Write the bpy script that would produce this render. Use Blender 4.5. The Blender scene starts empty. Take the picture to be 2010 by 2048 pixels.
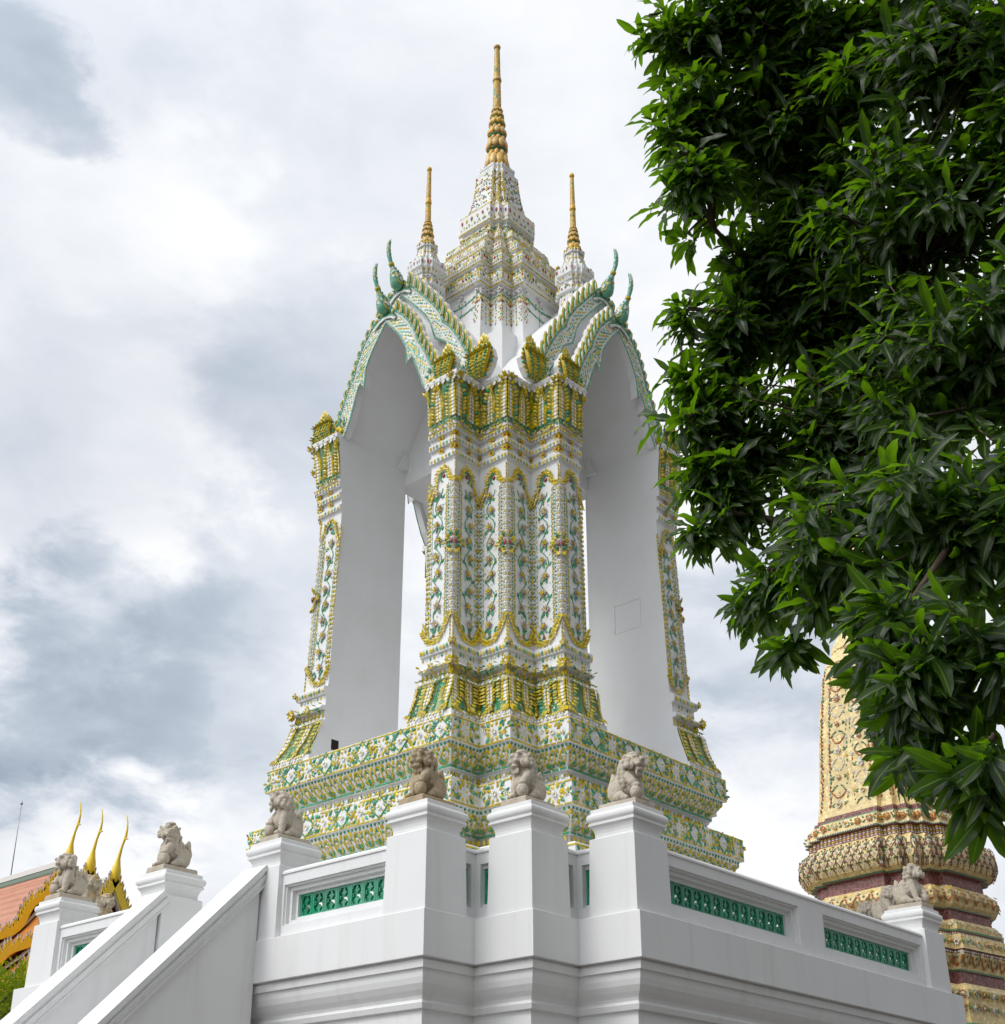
import bpy, bmesh, math, random
import numpy as np
from mathutils import Vector, Matrix
random.seed(7); RNG = np.random.default_rng(11)
SC = bpy.context.scene
COL = SC.collection

# ------------------------------------------------------------------ camera, sky, sun, exposure
PHI, PITCH, FPX = 0.725131, 0.405074, 2680.86
cd = bpy.data.cameras.new('camera'); cam = bpy.data.objects.new('camera', cd); COL.objects.link(cam)
cam.location = (0, 0, 1.6)
cam.rotation_euler = (math.pi/2 + PITCH, 0, PHI - math.pi/2)
cd.sensor_width = 36.0; cd.lens = FPX/2048*36.0; cd.shift_y = 270.4/2048
cd.clip_start = 0.1; cd.clip_end = 3000
SC.camera = cam
SC.view_settings.view_transform = 'Standard'; SC.view_settings.look = 'None'
SC.view_settings.exposure = 0.2; SC.view_settings.gamma = 1.0

SUN_AZ, SUN_EL = math.radians(165), math.radians(46)      # azimuth measured from +X towards +Y
world = bpy.data.worlds.new('World'); SC.world = world; world.use_nodes = True

def sky_nodes():
    nt = world.node_tree; N = nt.nodes; L = nt.links; N.clear()
    out = N.new('ShaderNodeOutputWorld'); bg = N.new('ShaderNodeBackground'); L.new(bg.outputs[0], out.inputs[0])
    bg2 = N.new('ShaderNodeBackground')
    tc = N.new('ShaderNodeTexCoord')
    sky = N.new('ShaderNodeTexSky'); sky.sky_type = 'NISHITA'; sky.sun_disc = False
    sky.sun_elevation = SUN_EL; sky.sun_rotation = math.pi/2 - SUN_AZ; sky.dust_density = 3.0
    def M(op, a, b=None, c=None):
        n = N.new('ShaderNodeMath'); n.operation = op
        for i, v in enumerate((a, b, c)):
            if v is None: continue
            if isinstance(v, (int, float)): n.inputs[i].default_value = v
            else: L.new(v, n.inputs[i])
        return n.outputs[0]
    def noise(scale, detail, rough=.55, dist=0., vec=None):
        n = N.new('ShaderNodeTexNoise'); n.inputs['Scale'].default_value = scale; n.inputs['Detail'].default_value = detail
        n.inputs['Roughness'].default_value = rough; n.inputs['Distortion'].default_value = dist
        L.new(vec, n.inputs['Vector']); return n
    # clouds lie on a flat layer overhead: project the direction onto it
    sep = N.new('ShaderNodeSeparateXYZ'); L.new(tc.outputs['Generated'], sep.inputs[0])
    zz = M('ADD', M('MAXIMUM', sep.outputs[2], 0.0), 0.35)
    comb = N.new('ShaderNodeCombineXYZ')
    L.new(M('DIVIDE', sep.outputs[0], zz), comb.inputs[0]); L.new(M('DIVIDE', sep.outputs[1], zz), comb.inputs[1])
    L.new(sep.outputs[2], comb.inputs[2])
    P = comb.outputs[0]
    n1 = noise(3.4, 7, .52, .25, P); n2 = noise(9.0, 8, .58, .2, P); n3 = noise(1.7, 3, .5, 0., P)
    # wobble for the edges of the large cloud masses
    vsub = N.new('ShaderNodeVectorMath'); vsub.operation = 'SUBTRACT'; L.new(n2.outputs['Color'], vsub.inputs[0]); vsub.inputs[1].default_value = (.5, .5, .5)
    vsc = N.new('ShaderNodeVectorMath'); vsc.operation = 'SCALE'; L.new(vsub.outputs[0], vsc.inputs[0]); vsc.inputs['Scale'].default_value = .2
    vs2 = N.new('ShaderNodeVectorMath'); vs2.operation = 'SUBTRACT'; L.new(n1.outputs['Color'], vs2.inputs[0]); vs2.inputs[1].default_value = (.5, .5, .5)
    vs3 = N.new('ShaderNodeVectorMath'); vs3.operation = 'SCALE'; L.new(vs2.outputs[0], vs3.inputs[0]); vs3.inputs['Scale'].default_value = .14
    vad = N.new('ShaderNodeVectorMath'); vad.operation = 'ADD'; L.new(tc.outputs['Generated'], vad.inputs[0]); L.new(vsc.outputs[0], vad.inputs[1])
    va2 = N.new('ShaderNodeVectorMath'); va2.operation = 'ADD'; L.new(vad.outputs[0], va2.inputs[0]); L.new(vs3.outputs[0], va2.inputs[1])
    nv = N.new('ShaderNodeVectorMath'); nv.operation = 'NORMALIZE'; L.new(va2.outputs[0], nv.inputs[0])
    def mass(d, inner, outer, amt):
        dn = N.new('ShaderNodeVectorMath'); dn.operation = 'DOT_PRODUCT'; L.new(nv.outputs[0], dn.inputs[0])
        v = Vector(d).normalized(); dn.inputs[1].default_value = v
        mr = N.new('ShaderNodeMapRange'); mr.interpolation_type = 'SMOOTHSTEP'
        L.new(dn.outputs['Value'], mr.inputs['Value'])
        mr.inputs['From Min'].default_value = math.cos(math.radians(outer)); mr.inputs['From Max'].default_value = math.cos(math.radians(inner))
        mr.inputs['To Min'].default_value = 0; mr.inputs['To Max'].default_value = amt
        return mr.outputs[0]
    dens = M('MULTIPLY_ADD', n1.outputs['Fac'], .52, M('MULTIPLY_ADD', n2.outputs['Fac'], .34, M('MULTIPLY', n3.outputs['Fac'], .22)))
    dens = M('SUBTRACT', dens, .355)           # about .19 on average
    masses = [((.297, .668, .682), 1.2, 3.2, .22), ((.325, .662, .676), .5, 2.2, .08), ((.482, .800, .357), 1.5, 7, .26), ((.545, .765, .345), .5, 6, .17),
              ((.440, .835, .330), .5, 6, .18), ((.530, .640, .556), 1., 6.5, .14), ((.56, .70, .44), .5, 5, .10),
              ((.800, .445, .402), .5, 7, .18), ((.82, .47, .33), .5, 5, .10), ((.46, .52, .72), 1, 10, .10), ((.30, .62, .73), 1, 6, .05),
              ((.362, .683, .634), 1, 6, -.09), ((.47, .73, .49), 1, 5, -.12), ((.50, .84, .235), 1, 5, -.14), ((.82, .50, .28), 1, 5, -.12), ((.74, .47, .48), .5, 3, -.08)]
    for m in masses: dens = M('ADD', dens, mass(*m))
    rp = N.new('ShaderNodeValToRGB'); L.new(dens, rp.inputs[0]); cr = rp.color_ramp
    cr.elements[0].position = 0.0; cr.elements[0].color = (.92, .925, .935, 1)
    cr.elements[1].position = 0.75; cr.elements[1].color = (.31, .37, .45, 1)
    e = cr.elements.new(.14); e.color = (.80, .82, .855, 1)
    e = cr.elements.new(.28); e.color = (.67, .705, .765, 1)
    e = cr.elements.new(.48); e.color = (.48, .54, .62, 1)
    # sky brightened round the out-of-frame sun, to lift the left-facing walls
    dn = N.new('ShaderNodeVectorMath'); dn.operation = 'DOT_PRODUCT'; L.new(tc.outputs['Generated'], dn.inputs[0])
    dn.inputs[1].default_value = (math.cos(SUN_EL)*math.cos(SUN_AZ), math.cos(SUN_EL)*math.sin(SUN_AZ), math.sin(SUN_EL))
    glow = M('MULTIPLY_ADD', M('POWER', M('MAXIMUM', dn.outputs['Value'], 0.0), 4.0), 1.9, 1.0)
    # dimming added to the unseen sky on the right, to darken walls facing it
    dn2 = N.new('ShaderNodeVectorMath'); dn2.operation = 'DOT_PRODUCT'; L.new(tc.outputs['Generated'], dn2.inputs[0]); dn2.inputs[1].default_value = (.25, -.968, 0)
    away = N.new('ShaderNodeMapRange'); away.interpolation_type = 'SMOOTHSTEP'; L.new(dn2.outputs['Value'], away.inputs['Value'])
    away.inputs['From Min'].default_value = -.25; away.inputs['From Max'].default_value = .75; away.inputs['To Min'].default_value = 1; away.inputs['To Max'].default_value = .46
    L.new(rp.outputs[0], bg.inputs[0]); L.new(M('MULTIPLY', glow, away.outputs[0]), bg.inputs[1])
    L.new(sky.outputs[0], bg2.inputs[0]); bg2.inputs[1].default_value = .08
    gap = N.new('ShaderNodeMapRange'); L.new(n3.outputs['Fac'], gap.inputs['Value'])
    gap.inputs['From Min'].default_value = .55; gap.inputs['From Max'].default_value = .75; gap.inputs['To Max'].default_value = .18
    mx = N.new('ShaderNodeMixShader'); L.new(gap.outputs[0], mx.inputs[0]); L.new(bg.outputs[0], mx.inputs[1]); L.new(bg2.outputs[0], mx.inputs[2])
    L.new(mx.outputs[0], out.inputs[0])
sky_nodes()

sd = bpy.data.lights.new('sun', 'SUN'); sd.energy = 1.0; sd.angle = math.radians(18); sd.color = (1, .96, .89)
sun = bpy.data.objects.new('sun', sd); COL.objects.link(sun)
sdir = Vector((math.cos(SUN_EL)*math.cos(SUN_AZ), math.cos(SUN_EL)*math.sin(SUN_AZ), math.sin(SUN_EL)))
sun.rotation_euler = sdir.to_track_quat('Z', 'Y').to_euler(); sun.location = sdir*60
try: SC.cycles.use_denoising = True
except Exception: pass

# ------------------------------------------------------------------ mesh builder
class MB:
    def __init__(s): s.v = []; s.loops = []; s.cnt = []; s.mat = []; s.sm = []; s.val = []; s.n = 0
    def add(s, verts, faces, mat=0, smooth=False, val=None):
        verts = np.asarray(verts, float).reshape(-1, 3); s.v.append(verts)
        fl = np.fromiter((i for f in faces for i in f), dtype=np.int64); c = np.fromiter((len(f) for f in faces), dtype=np.int64)
        s.loops.append(fl + s.n); s.cnt.append(c); s.mat.append(np.full(len(c), mat)); s.sm.append(np.full(len(c), smooth))
        s.val.append(np.zeros(len(verts)) if val is None else np.asarray(val, float)); s.n += len(verts)
    def stamp(s, tpl, mats, mat=0, smooth=False, val=None):
        if not len(mats): return
        Ms = np.asarray(mats, float); tv = tpl[0]; K, T = len(Ms), len(tv)
        vv = np.einsum('kij,tj->kti', Ms[:, :3, :3], tv) + Ms[:, None, :3, 3]
        s.v.append(vv.reshape(-1, 3)); off = (np.arange(K)*T)[:, None]
        s.loops.append((tpl[1][None, :] + off).reshape(-1) + s.n); s.cnt.append(np.tile(tpl[2], K))
        nf = K*len(tpl[2]); s.mat.append(np.full(nf, mat)); s.sm.append(np.full(nf, smooth))
        s.val.append(np.tile(tpl[3], K) if len(tpl) > 3 else np.zeros(K*T)); s.n += K*T
    def box(s, a, b, mat=0):
        x0, y0, z0 = a; x1, y1, z1 = b
        s.add([(x0,y0,z0),(x1,y0,z0),(x1,y1,z0),(x0,y1,z0),(x0,y0,z1),(x1,y0,z1),(x1,y1,z1),(x0,y1,z1)],
              [(0,3,2,1),(4,5,6,7),(0,1,5,4),(1,2,6,5),(2,3,7,6),(3,0,4,7)], mat)
    def loft(s, rings, mat=0, cap=True, closed=True, smooth=False):
        n = len(rings[0]); v = [p for r in rings for p in r]; f = []
        for i in range(len(rings)-1):
            for j in range(n if closed else n-1):
                k = (j+1) % n; f.append((i*n+j, i*n+k, (i+1)*n+k, (i+1)*n+j))
        if cap: f.append(tuple(range(n))[::-1]); f.append(tuple((len(rings)-1)*n+j for j in range(n)))
        s.add(v, f, mat, smooth)
    def tube(s, path, rad, n=8, mat=0, smooth=True):
        path = [Vector(p) for p in path]; rings = []
        if isinstance(rad, (int, float)): rad = [rad]*len(path)
        up = Vector((0, 0, 1)); t0 = (path[1]-path[0]).normalized()
        if abs(t0.dot(up)) > .95: up = Vector((1, 0, 0))
        a = t0.cross(up).normalized()
        for i, p in enumerate(path):
            t = (path[min(i+1, len(path)-1)] - path[max(i-1, 0)]).normalized()
            a = (a - t*a.dot(t)).normalized(); b = t.cross(a)
            rings.append([p + (a*math.cos(q) + b*math.sin(q))*rad[i] for q in (2*math.pi*k/n for k in range(n))])
        s.loft(rings, mat, True, True, smooth)
    def lathe(s, prof, c=(0, 0), n=24, mat=0, smooth=True, cap=True):
        s.loft([[(c[0]+r*math.cos(2*math.pi*k/n), c[1]+r*math.sin(2*math.pi*k/n), z) for k in range(n)] for z, r in prof], mat, cap, True, smooth)
    def extrude(s, poly, fn, d0, d1, mat=0):
        n = len(poly); v = [fn(p, d0) for p in poly] + [fn(p, d1) for p in poly]
        f = [tuple(range(n)), tuple(range(2*n-1, n-1, -1))] + [(i, i+n, (i+1) % n + n, (i+1) % n) for i in range(n)]
        s.add(v, f, mat)
    def mesh(s, name, mats, attr=None):
        me = bpy.data.meshes.new(name); v = np.concatenate(s.v); lp = np.concatenate(s.loops); c = np.concatenate(s.cnt)
        me.vertices.add(len(v)); me.vertices.foreach_set('co', v.ravel())
        me.loops.add(len(lp)); me.loops.foreach_set('vertex_index', lp.astype(np.int32))
        me.polygons.add(len(c)); st = np.concatenate(([0], np.cumsum(c)[:-1])).astype(np.int32)
        me.polygons.foreach_set('loop_start', st); me.polygons.foreach_set('loop_total', c.astype(np.int32))
        for m in mats: me.materials.append(m)
        me.polygons.foreach_set('material_index', np.concatenate(s.mat).astype(np.int32))
        me.polygons.foreach_set('use_smooth', np.concatenate(s.sm).astype(bool))
        me.update(calc_edges=True); me.validate()
        if attr:
            at = me.attributes.new(attr, 'FLOAT', 'POINT'); at.data.foreach_set('value', np.concatenate(s.val).astype(np.float32))
        return me
    def build(s, name, mats, parent=None, attr=None, fixn=False):
        me = s.mesh(name, mats if isinstance(mats, (list, tuple)) else [mats], attr)
        if fixn:
            bm = bmesh.new(); bm.from_mesh(me); bmesh.ops.recalc_face_normals(bm, faces=bm.faces); bm.to_mesh(me); bm.free()
        o = bpy.data.objects.new(name, me); COL.objects.link(o)
        if parent: o.parent = parent
        return o

def tpl(verts, faces, val=None):
    fl = np.array([i for f in faces for i in f], dtype=np.int64); c = np.array([len(f) for f in faces], dtype=np.int64)
    r = (np.asarray(verts, float), fl, c)
    return r + (np.asarray(val, float),) if val is not None else r
# flake: pointed glazed leaf from y=0 to y=1
FLAKE = tpl([(0,0,0),(-.5,.42,.02),(-.3,.75,.05),(0,1,.10),(.3,.75,.05),(.5,.42,.02),(0,.45,.20)],
            [(0,6,1),(1,6,2),(2,6,3),(3,6,4),(4,6,5),(5,6,0)])
PILLOW = tpl([(-.5,-.5,0),(.5,-.5,0),(.5,.5,0),(-.5,.5,0),(-.36,-.36,.3),(.36,-.36,.3),(.36,.36,.3),(-.36,.36,.3)],
             [(4,5,6,7),(0,1,5,4),(1,2,6,5),(2,3,7,6),(3,0,4,7)])
_c = [(math.cos(k*math.pi/4), math.sin(k*math.pi/4)) for k in range(8)]
BEAD = tpl([(.5*x,.5*y,0) for x,y in _c]+[(.34*x,.34*y,.28) for x,y in _c]+[(0,0,.38)],
           [(k,(k+1)%8,8+(k+1)%8,8+k) for k in range(8)]+[(8+k,8+(k+1)%8,16) for k in range(8)])
DIAM = tpl([(0,-.5,0),(.4,0,0),(0,.5,0),(-.4,0,0),(0,0,.16)], [(0,1,4),(1,2,4),(2,3,4),(3,0,4)])
def sphere_tpl(nu=10, nv=6):
    v = [(0,0,-1)]; f = []
    for i in range(1, nv):
        t = math.pi*i/nv
        v += [(math.sin(t)*math.cos(2*math.pi*j/nu), math.sin(t)*math.sin(2*math.pi*j/nu), -math.cos(t)) for j in range(nu)]
    v.append((0,0,1)); top = len(v)-1
    for j in range(nu):
        k = (j+1)%nu; f.append((0,1+k,1+j)); f.append((top,1+(nv-2)*nu+j,1+(nv-2)*nu+k))
        for i in range(nv-2): f.append((1+i*nu+j,1+i*nu+k,1+(i+1)*nu+k,1+(i+1)*nu+j))
    return tpl(v, f)
BALL = sphere_tpl()

def FM(P, r, u, n, sx=1, sy=1, sz=1):
    m = np.eye(4); m[:3,0] = np.array(r)*sx; m[:3,1] = np.array(u)*sy; m[:3,2] = np.array(n)*sz; m[:3,3] = P; return m
def unit(a): a = np.asarray(a, float); return a/np.linalg.norm(a)

class Plane:            # a facing for ornaments: pos(d, z) and its frame
    def __init__(s, P0, r, u): s.P0 = np.array(P0, float); s.r = unit(r); s.u0 = unit(u)
    def pos(s, d, z): return s.P0 + s.r*d + s.u0*z
    def frame(s, d, z): return s.r, s.u0, np.cross(s.r, s.u0)
class Facet:            # side of a redented plan whose profile offset changes with height
    def __init__(s, V0, V1, s0, s1, prof):
        s.V0, s.V1, s.s0, s.s1, s.prof = np.array(V0,float), np.array(V1,float), np.array(s0,float), np.array(s1,float), prof
        d = s.V1-s.V0; s.r = np.array([*(d/np.linalg.norm(d)), 0])
    def ends(s, z): o = s.prof(z); return s.V0+s.s0*o, s.V1+s.s1*o
    def W(s, z): a, b = s.ends(z); return float(np.linalg.norm(b-a))
    def pos(s, d, z): a, b = s.ends(z); return np.array([*(a+s.r[:2]*d), z])
    def frame(s, d, z):
        a = s.pos(0, z+.012); b = s.pos(0, z-.012); u = a-b; u = u-s.r*(u@s.r); u = unit(u); return s.r, u, np.cross(s.r, u)

class WFacet(Facet):    # the same, with heights passed through a warp
    def __init__(s, V0, V1, s0, s1, prof, warp): Facet.__init__(s, V0, V1, s0, s1, prof); s.warp = warp
    def pos(s, d, z): a, b = s.ends(z); return np.array([*(a+s.r[:2]*d), s.warp(z)])
class Spread:           # a facet whose distances stretch with its width, so rows stay centred on flaring sides
    def __init__(s, fc, zr): s.f = fc; s.w = fc.W(zr)
    def W(s, z): return s.w
    def pos(s, d, z): return s.f.pos(d*s.f.W(z)/s.w, z)
    def frame(s, d, z): return s.f.frame(d, z)
class Orn:              # collects glazed pieces by material: 0 yellow 1 green 2 white 3 red 4 brown-edged white
    def __init__(s): s.mb = MB()
    def put(s, fc, d, z, T, w, h, mat, rot=0., tilt=0., lift=.004, dep=None, jit=.12):
        r, u, n = fc.frame(d, z); P = fc.pos(d, z) + n*lift
        rot += random.gauss(0, jit); c, q = math.cos(rot), math.sin(rot)
        r2 = r*c + u*q; u2 = -r*q + u*c
        tilt += random.gauss(0, jit*.6); n2 = n*math.cos(tilt) - u2*math.sin(tilt); u3 = u2*math.cos(tilt) + n*math.sin(tilt)
        k = 1+random.uniform(-.12, .12)
        s.mb.stamp(T, [FM(P, r2, u3, n2, w*k, h*k, dep if dep else max(w, h)*.9)], mat)
    def flower(s, fc, d, z, R, npet=6, pm=2, cm=0, lift=.008, tilt=.25, wide=.62):
        a0 = random.uniform(0, 1)
        for k in range(npet): s.put(fc, d, z, FLAKE, R*wide, R, pm, rot=a0+2*math.pi*k/npet, tilt=tilt, lift=lift, jit=.06)
        s.put(fc, d, z, BEAD, R*.55, R*.55, cm, lift=lift+R*.12, dep=R*.9)
    def rose(s, fc, d, z, R):
        s.flower(fc, d, z, R, 7, 4, 0, .006, .35, .75); s.flower(fc, d, z, R*.68, 5, random.choice((0, 0, 4)), 0, .02, .6, .8)
    def path(s, fc, pts, step, T, w, h, mat, rot=0., tilt=0., lift=.006, alt=None):
        pts = [np.array(p, float) for p in pts]; k = 0; carry = 0.
        for a, b in zip(pts[:-1], pts[1:]):
            L = np.linalg.norm(b-a)
            if L < 1e-6: continue
            t = (b-a)/L; x = carry
            while x < L:
                p = a+t*x; ang = math.atan2(-t[0], t[1])
                s.put(fc, p[0], p[1], T, w, h, (alt[k % len(alt)] if alt else mat), rot=ang+rot, tilt=tilt, lift=lift, jit=.08); k += 1; x += step
            carry = x-L
    def row(s, fc, z, d0, d1, step, T, w, h, mats, rot=0., tilt=0., lift=.004, off=.5):
        d1 = min(d1, fc.W(z)) if isinstance(fc, Facet) else d1; L = d1-d0; n = max(1, int(round(L/step)))
        for k in range(n):
            s.put(fc, d0+L*(k+off)/n, z, T, w, h, mats[k % len(mats)], rot=rot, tilt=tilt, lift=lift, jit=.07)
    def line(s, fc, z, mat, h=.03, seg=.12, lift=.0, d0=None, d1=None, gap=0.):   # a roll of glazed sticks along an edge
        W = fc.W(z); d0 = 0 if d0 is None else d0; d1 = W if d1 is None else d1; n = max(1, int(round((d1-d0)/seg))); w = (d1-d0)/n
        for k in range(n):
            if random.random() < gap: continue
            s.put(fc, d0+w*(k+.5), z, PILLOW, w*.97, h, mat, lift=lift, dep=h*1.6, jit=.015)
    def build(s, name, parent):
        return s.mb.build(name, [M_YEL, M_GRN, M_WHT, M_RED, M_BRN, M_PGR], parent)

def lerp_prof(pts):
    zs = np.array([p[0] for p in pts]); os = np.array([p[1] for p in pts]); i = np.argsort(zs, kind='stable')
    zs, os = zs[i], os[i]
    return lambda z: float(np.interp(z, zs, os))

# ------------------------------------------------------------------ materials
def mat(name, base, rough=.6, spec=.4, noise=None, bump=None, island=0., metal=0., coat=0.):
    """noise: list of (scale, detail, low, high, colour, amount) layers mixed over the base"""
    m = bpy.data.materials.new(name); m.use_nodes = True; nt = m.node_tree; N, L = nt.nodes, nt.links
    b = N['Principled BSDF']; b.inputs['Roughness'].default_value = rough; b.inputs['Specular IOR Level'].default_value = spec
    b.inputs['Metallic'].default_value = metal; b.inputs['Coat Weight'].default_value = coat
    tc = N.new('ShaderNodeTexCoord'); rgb = N.new('ShaderNodeRGB'); rgb.outputs[0].default_value = (*base, 1); cur = rgb.outputs[0]
    for sc, det, lo, hi, colr, amt in (noise or []):
        n = N.new('ShaderNodeTexNoise'); n.inputs['Detail'].default_value = det
        if isinstance(sc, tuple):
            mp = N.new('ShaderNodeMapping'); mp.inputs['Scale'].default_value = sc; L.new(tc.outputs['Object'], mp.inputs[0]); L.new(mp.outputs[0], n.inputs['Vector']); n.inputs['Scale'].default_value = 1
        else:
            L.new(tc.outputs['Object'], n.inputs['Vector']); n.inputs['Scale'].default_value = sc
        mr = N.new('ShaderNodeMapRange'); L.new(n.outputs['Fac'], mr.inputs['Value']); mr.inputs['From Min'].default_value = lo; mr.inputs['From Max'].default_value = hi
        mr.inputs['To Max'].default_value = amt
        mx = N.new('ShaderNodeMix'); mx.data_type = 'RGBA'; L.new(mr.outputs[0], mx.inputs['Factor']); L.new(cur, mx.inputs['A']); mx.inputs['B'].default_value = (*colr, 1); cur = mx.outputs['Result']
    if island:
        g = N.new('ShaderNodeNewGeometry'); mr = N.new('ShaderNodeMapRange'); L.new(g.outputs['Random Per Island'], mr.inputs['Value'])
        mr.inputs['To Min'].default_value = 1-island; mr.inputs['To Max'].default_value = 1+island*.8
        hs = N.new('ShaderNodeHueSaturation'); L.new(cur, hs.inputs['Color']); L.new(mr.outputs[0], hs.inputs['Value'])
        mr2 = N.new('ShaderNodeMapRange'); fr = N.new('ShaderNodeMath'); fr.operation = 'FRACT'; mu = N.new('ShaderNodeMath'); mu.operation = 'MULTIPLY'; mu.inputs[1].default_value = 7.31
        L.new(g.outputs['Random Per Island'], mu.inputs[0]); L.new(mu.outputs[0], fr.inputs[0]); L.new(fr.outputs[0], mr2.inputs['Value'])
        mr2.inputs['To Min'].default_value = .88; mr2.inputs['To Max'].default_value = 1.12; L.new(mr2.outputs[0], hs.inputs['Saturation']); cur = hs.outputs[0]
    L.new(cur, b.inputs['Base Color'])
    if bump:
        sc, det, st, dist = bump
        n = N.new('ShaderNodeTexNoise'); n.inputs['Scale'].default_value = sc; n.inputs['Detail'].default_value = det; L.new(tc.outputs['Object'], n.inputs['Vector'])
        bp = N.new('ShaderNodeBump'); bp.inputs['Strength'].default_value = st; bp.inputs['Distance'].default_value = dist; L.new(n.outputs['Fac'], bp.inputs['Height']); L.new(bp.outputs[0], b.inputs['Normal'])
    return m
M_PLA = mat('white_plaster', (.77, .77, .768), .75, .25, [(.7, 4, .42, .75, (.70, .70, .70), .5), ((5, 5, .35), 5, +.54, .8, (.60, .58, .54), .42), (14, 3, .5, .8, (.74, .74, .73), .35)], (35, 4, .12, .01))
M_PLA2 = mat('tower_plaster', (.78, .785, .785), .7, .3, [(1.3, 4, .45, .8, (.70, .69, .66), .5), ((7, 7, .8), 4, .62, .9, (.64, .62, .58), .25)], (28, 4, .15, .012))
M_YEL = mat('yellow_glaze', (.62, .475, .016), .3, .45, [(9, 3, .5, .75, (.42, .29, .02), .5)], island=.30)
M_GRN = mat('green_glaze', (.055, .31, .15), .28, .45, [(9, 3, .5, .75, (.12, .40, .26), .7)], island=.32)
M_PGR = mat('pale_green_glaze', (.17, .42, .29), .3, .45, [(9, 3, .5, .75, (.28, .48, .38), .6)], island=.25)
M_WHT = mat('white_glaze', (.78, .78, .76), .3, .5, [(9, 3, .55, .8, (.60, .57, .50), .6)], island=.14)
M_RED = mat('red_glaze', (.33, .055, .035), .3, .5, island=.3)
M_BRN = mat('aged_white_glaze', (.56, .48, .36), .4, .4, [(16, 2, .45, .7, (.26, .19, .11), .8)], island=.25)
M_GOLD = mat('yellow_ochre_glaze', (.72, .46, .09), .35, .5, [(14, 3, .45, .75, (.42, .22, .05), .7)], (60, 3, .3, .01), island=.15)
M_GMOS = mat('green_mosaic', (.15, .33, .17), .35, .5, [(60, 2, .48, .58, (.50, .50, .28), .8), (25, 2, .48, .66, (.48, .38, .04), .7)], (70, 2, .6, .01))
M_STONE = mat('granite', (.50, .44, .355), .9, .2, [(6, 4, .45, .75, (.36, .30, .22), .75), (70, 3, .45, .65, (.60, .55, .47), .7), (2.5, 3, .5, .8, (.42, .38, .33), .6)], (75, 5, .55, .012))
M_STONB = mat('brown_granite', (.42, .33, .215), .9, .2, [(6, 4, .45, .75, (.27, .20, .12), .75), (70, 3, .45, .65, (.52, .44, .32), .6)], (75, 5, .55, .012))
M_STONO = mat('ochre_stained_granite', (.44, .38, .29), .9, .2, [(3.5, 3, .5, .62, (.48, .29, .09), .8), (70, 3, .45, .65, (.55, .48, .38), .6)], (75, 5, .55, .012))
M_TILE = mat('green_tile', (.012, .25, .12), .22, .6, [(7, 3, .4, .7, (.05, .40, .26), .7), (30, 2, .55, .8, (.01, .15, .07), .6)], (22, 3, .2, .01), island=.22)
M_PAVE = mat('paving', (.12, .108, .09), .85, .2, [(.8, 4, .4, .7, (.09, .08, .068), .6)], (20, 4, .2, .01))
M_DARK = mat('dark_hole', (.03, .025, .02), .9, .1)
M_STEEL = mat('galvanised_steel', (.35, .36, .37), .4, .5, metal=.6)

# ------------------------------------------------------------------ things, parts, copies
def tag(o, label=None, cat=None, group=None, kind=None):
    if label: o['label'] = label
    if cat: o['category'] = cat
    if group: o['group'] = group
    if kind: o['kind'] = kind
    return o
def thing(name, label, cat, loc=(0, 0, 0), rz=0., group=None):
    o = bpy.data.objects.new(name, None); COL.objects.link(o); o.location = loc; o.rotation_euler = (0, 0, rz)
    o.empty_display_size = .2; return tag(o, label, cat, group)
def copy_tree(o, parent=None):
    kids = [c for c in bpy.data.objects if c.parent == o]
    c = o.copy(); COL.objects.link(c); c.parent = parent
    for k in kids: copy_tree(k, c)
    return c
def spin(o, parent, k):
    c = copy_tree(o, parent); c.rotation_euler = (0, 0, o.rotation_euler[2] + k*math.pi/2); return c

# ------------------------------------------------------------------ ground
g = MB(); g.add([(-900,-900,0),(900,-900,0),(900,900,0),(-900,900,0)], [(0,1,2,3)])
tag(g.build('ground', M_PAVE), 'pale stone paving around the terrace', kind='structure')
#PART2
# ------------------------------------------------------------------ terrace
TC = (17.87, 16.13)
terr = thing('terrace', 'white stepped plaster terrace with green tile windows, carrying the belfry', 'terrace')
def terr_plan(o):
    xs = (11.45, 12.36, 13.26); ys = (9.52, 10.46, 11.41); X1, Y1 = 35.74, 32.26
    q = [(xs[0]-o, ys[2]-o), (xs[1]-o, ys[2]-o), (xs[1]-o, ys[1]-o), (xs[2]-o, ys[1]-o), (xs[2]-o, ys[0]-o)]
    a = q; b = [(X1-x, y) for x, y in q[::-1]]; c = [(X1-x, Y1-y) for x, y in q]; d = [(x, Y1-y) for x, y in q[::-1]]
    return a+b+c+d
TP = [(0,.12),(.75,.10),(.8,.02),(1.15,-.06),(1.25,-.30),(3.955,-.30),(3.965,-.245),(4.03,-.225),(4.045,-.25),(4.07,-.255),(4.11,-.235),(4.17,-.185),(4.24,-.14),(4.31,-.118),(4.38,-.108),(4.405,-.105),(4.41,-.07),(4.50,-.06),(4.505,-.085),(4.528,-.085),(4.53,-.003),(4.536,0),(5.094,0),(5.10,-.006)]
m = MB(); m.loft([[(x, y, z) for x, y in terr_plan(o)] for z, o in TP]); m.build('wall', M_PLA, terr)

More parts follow.
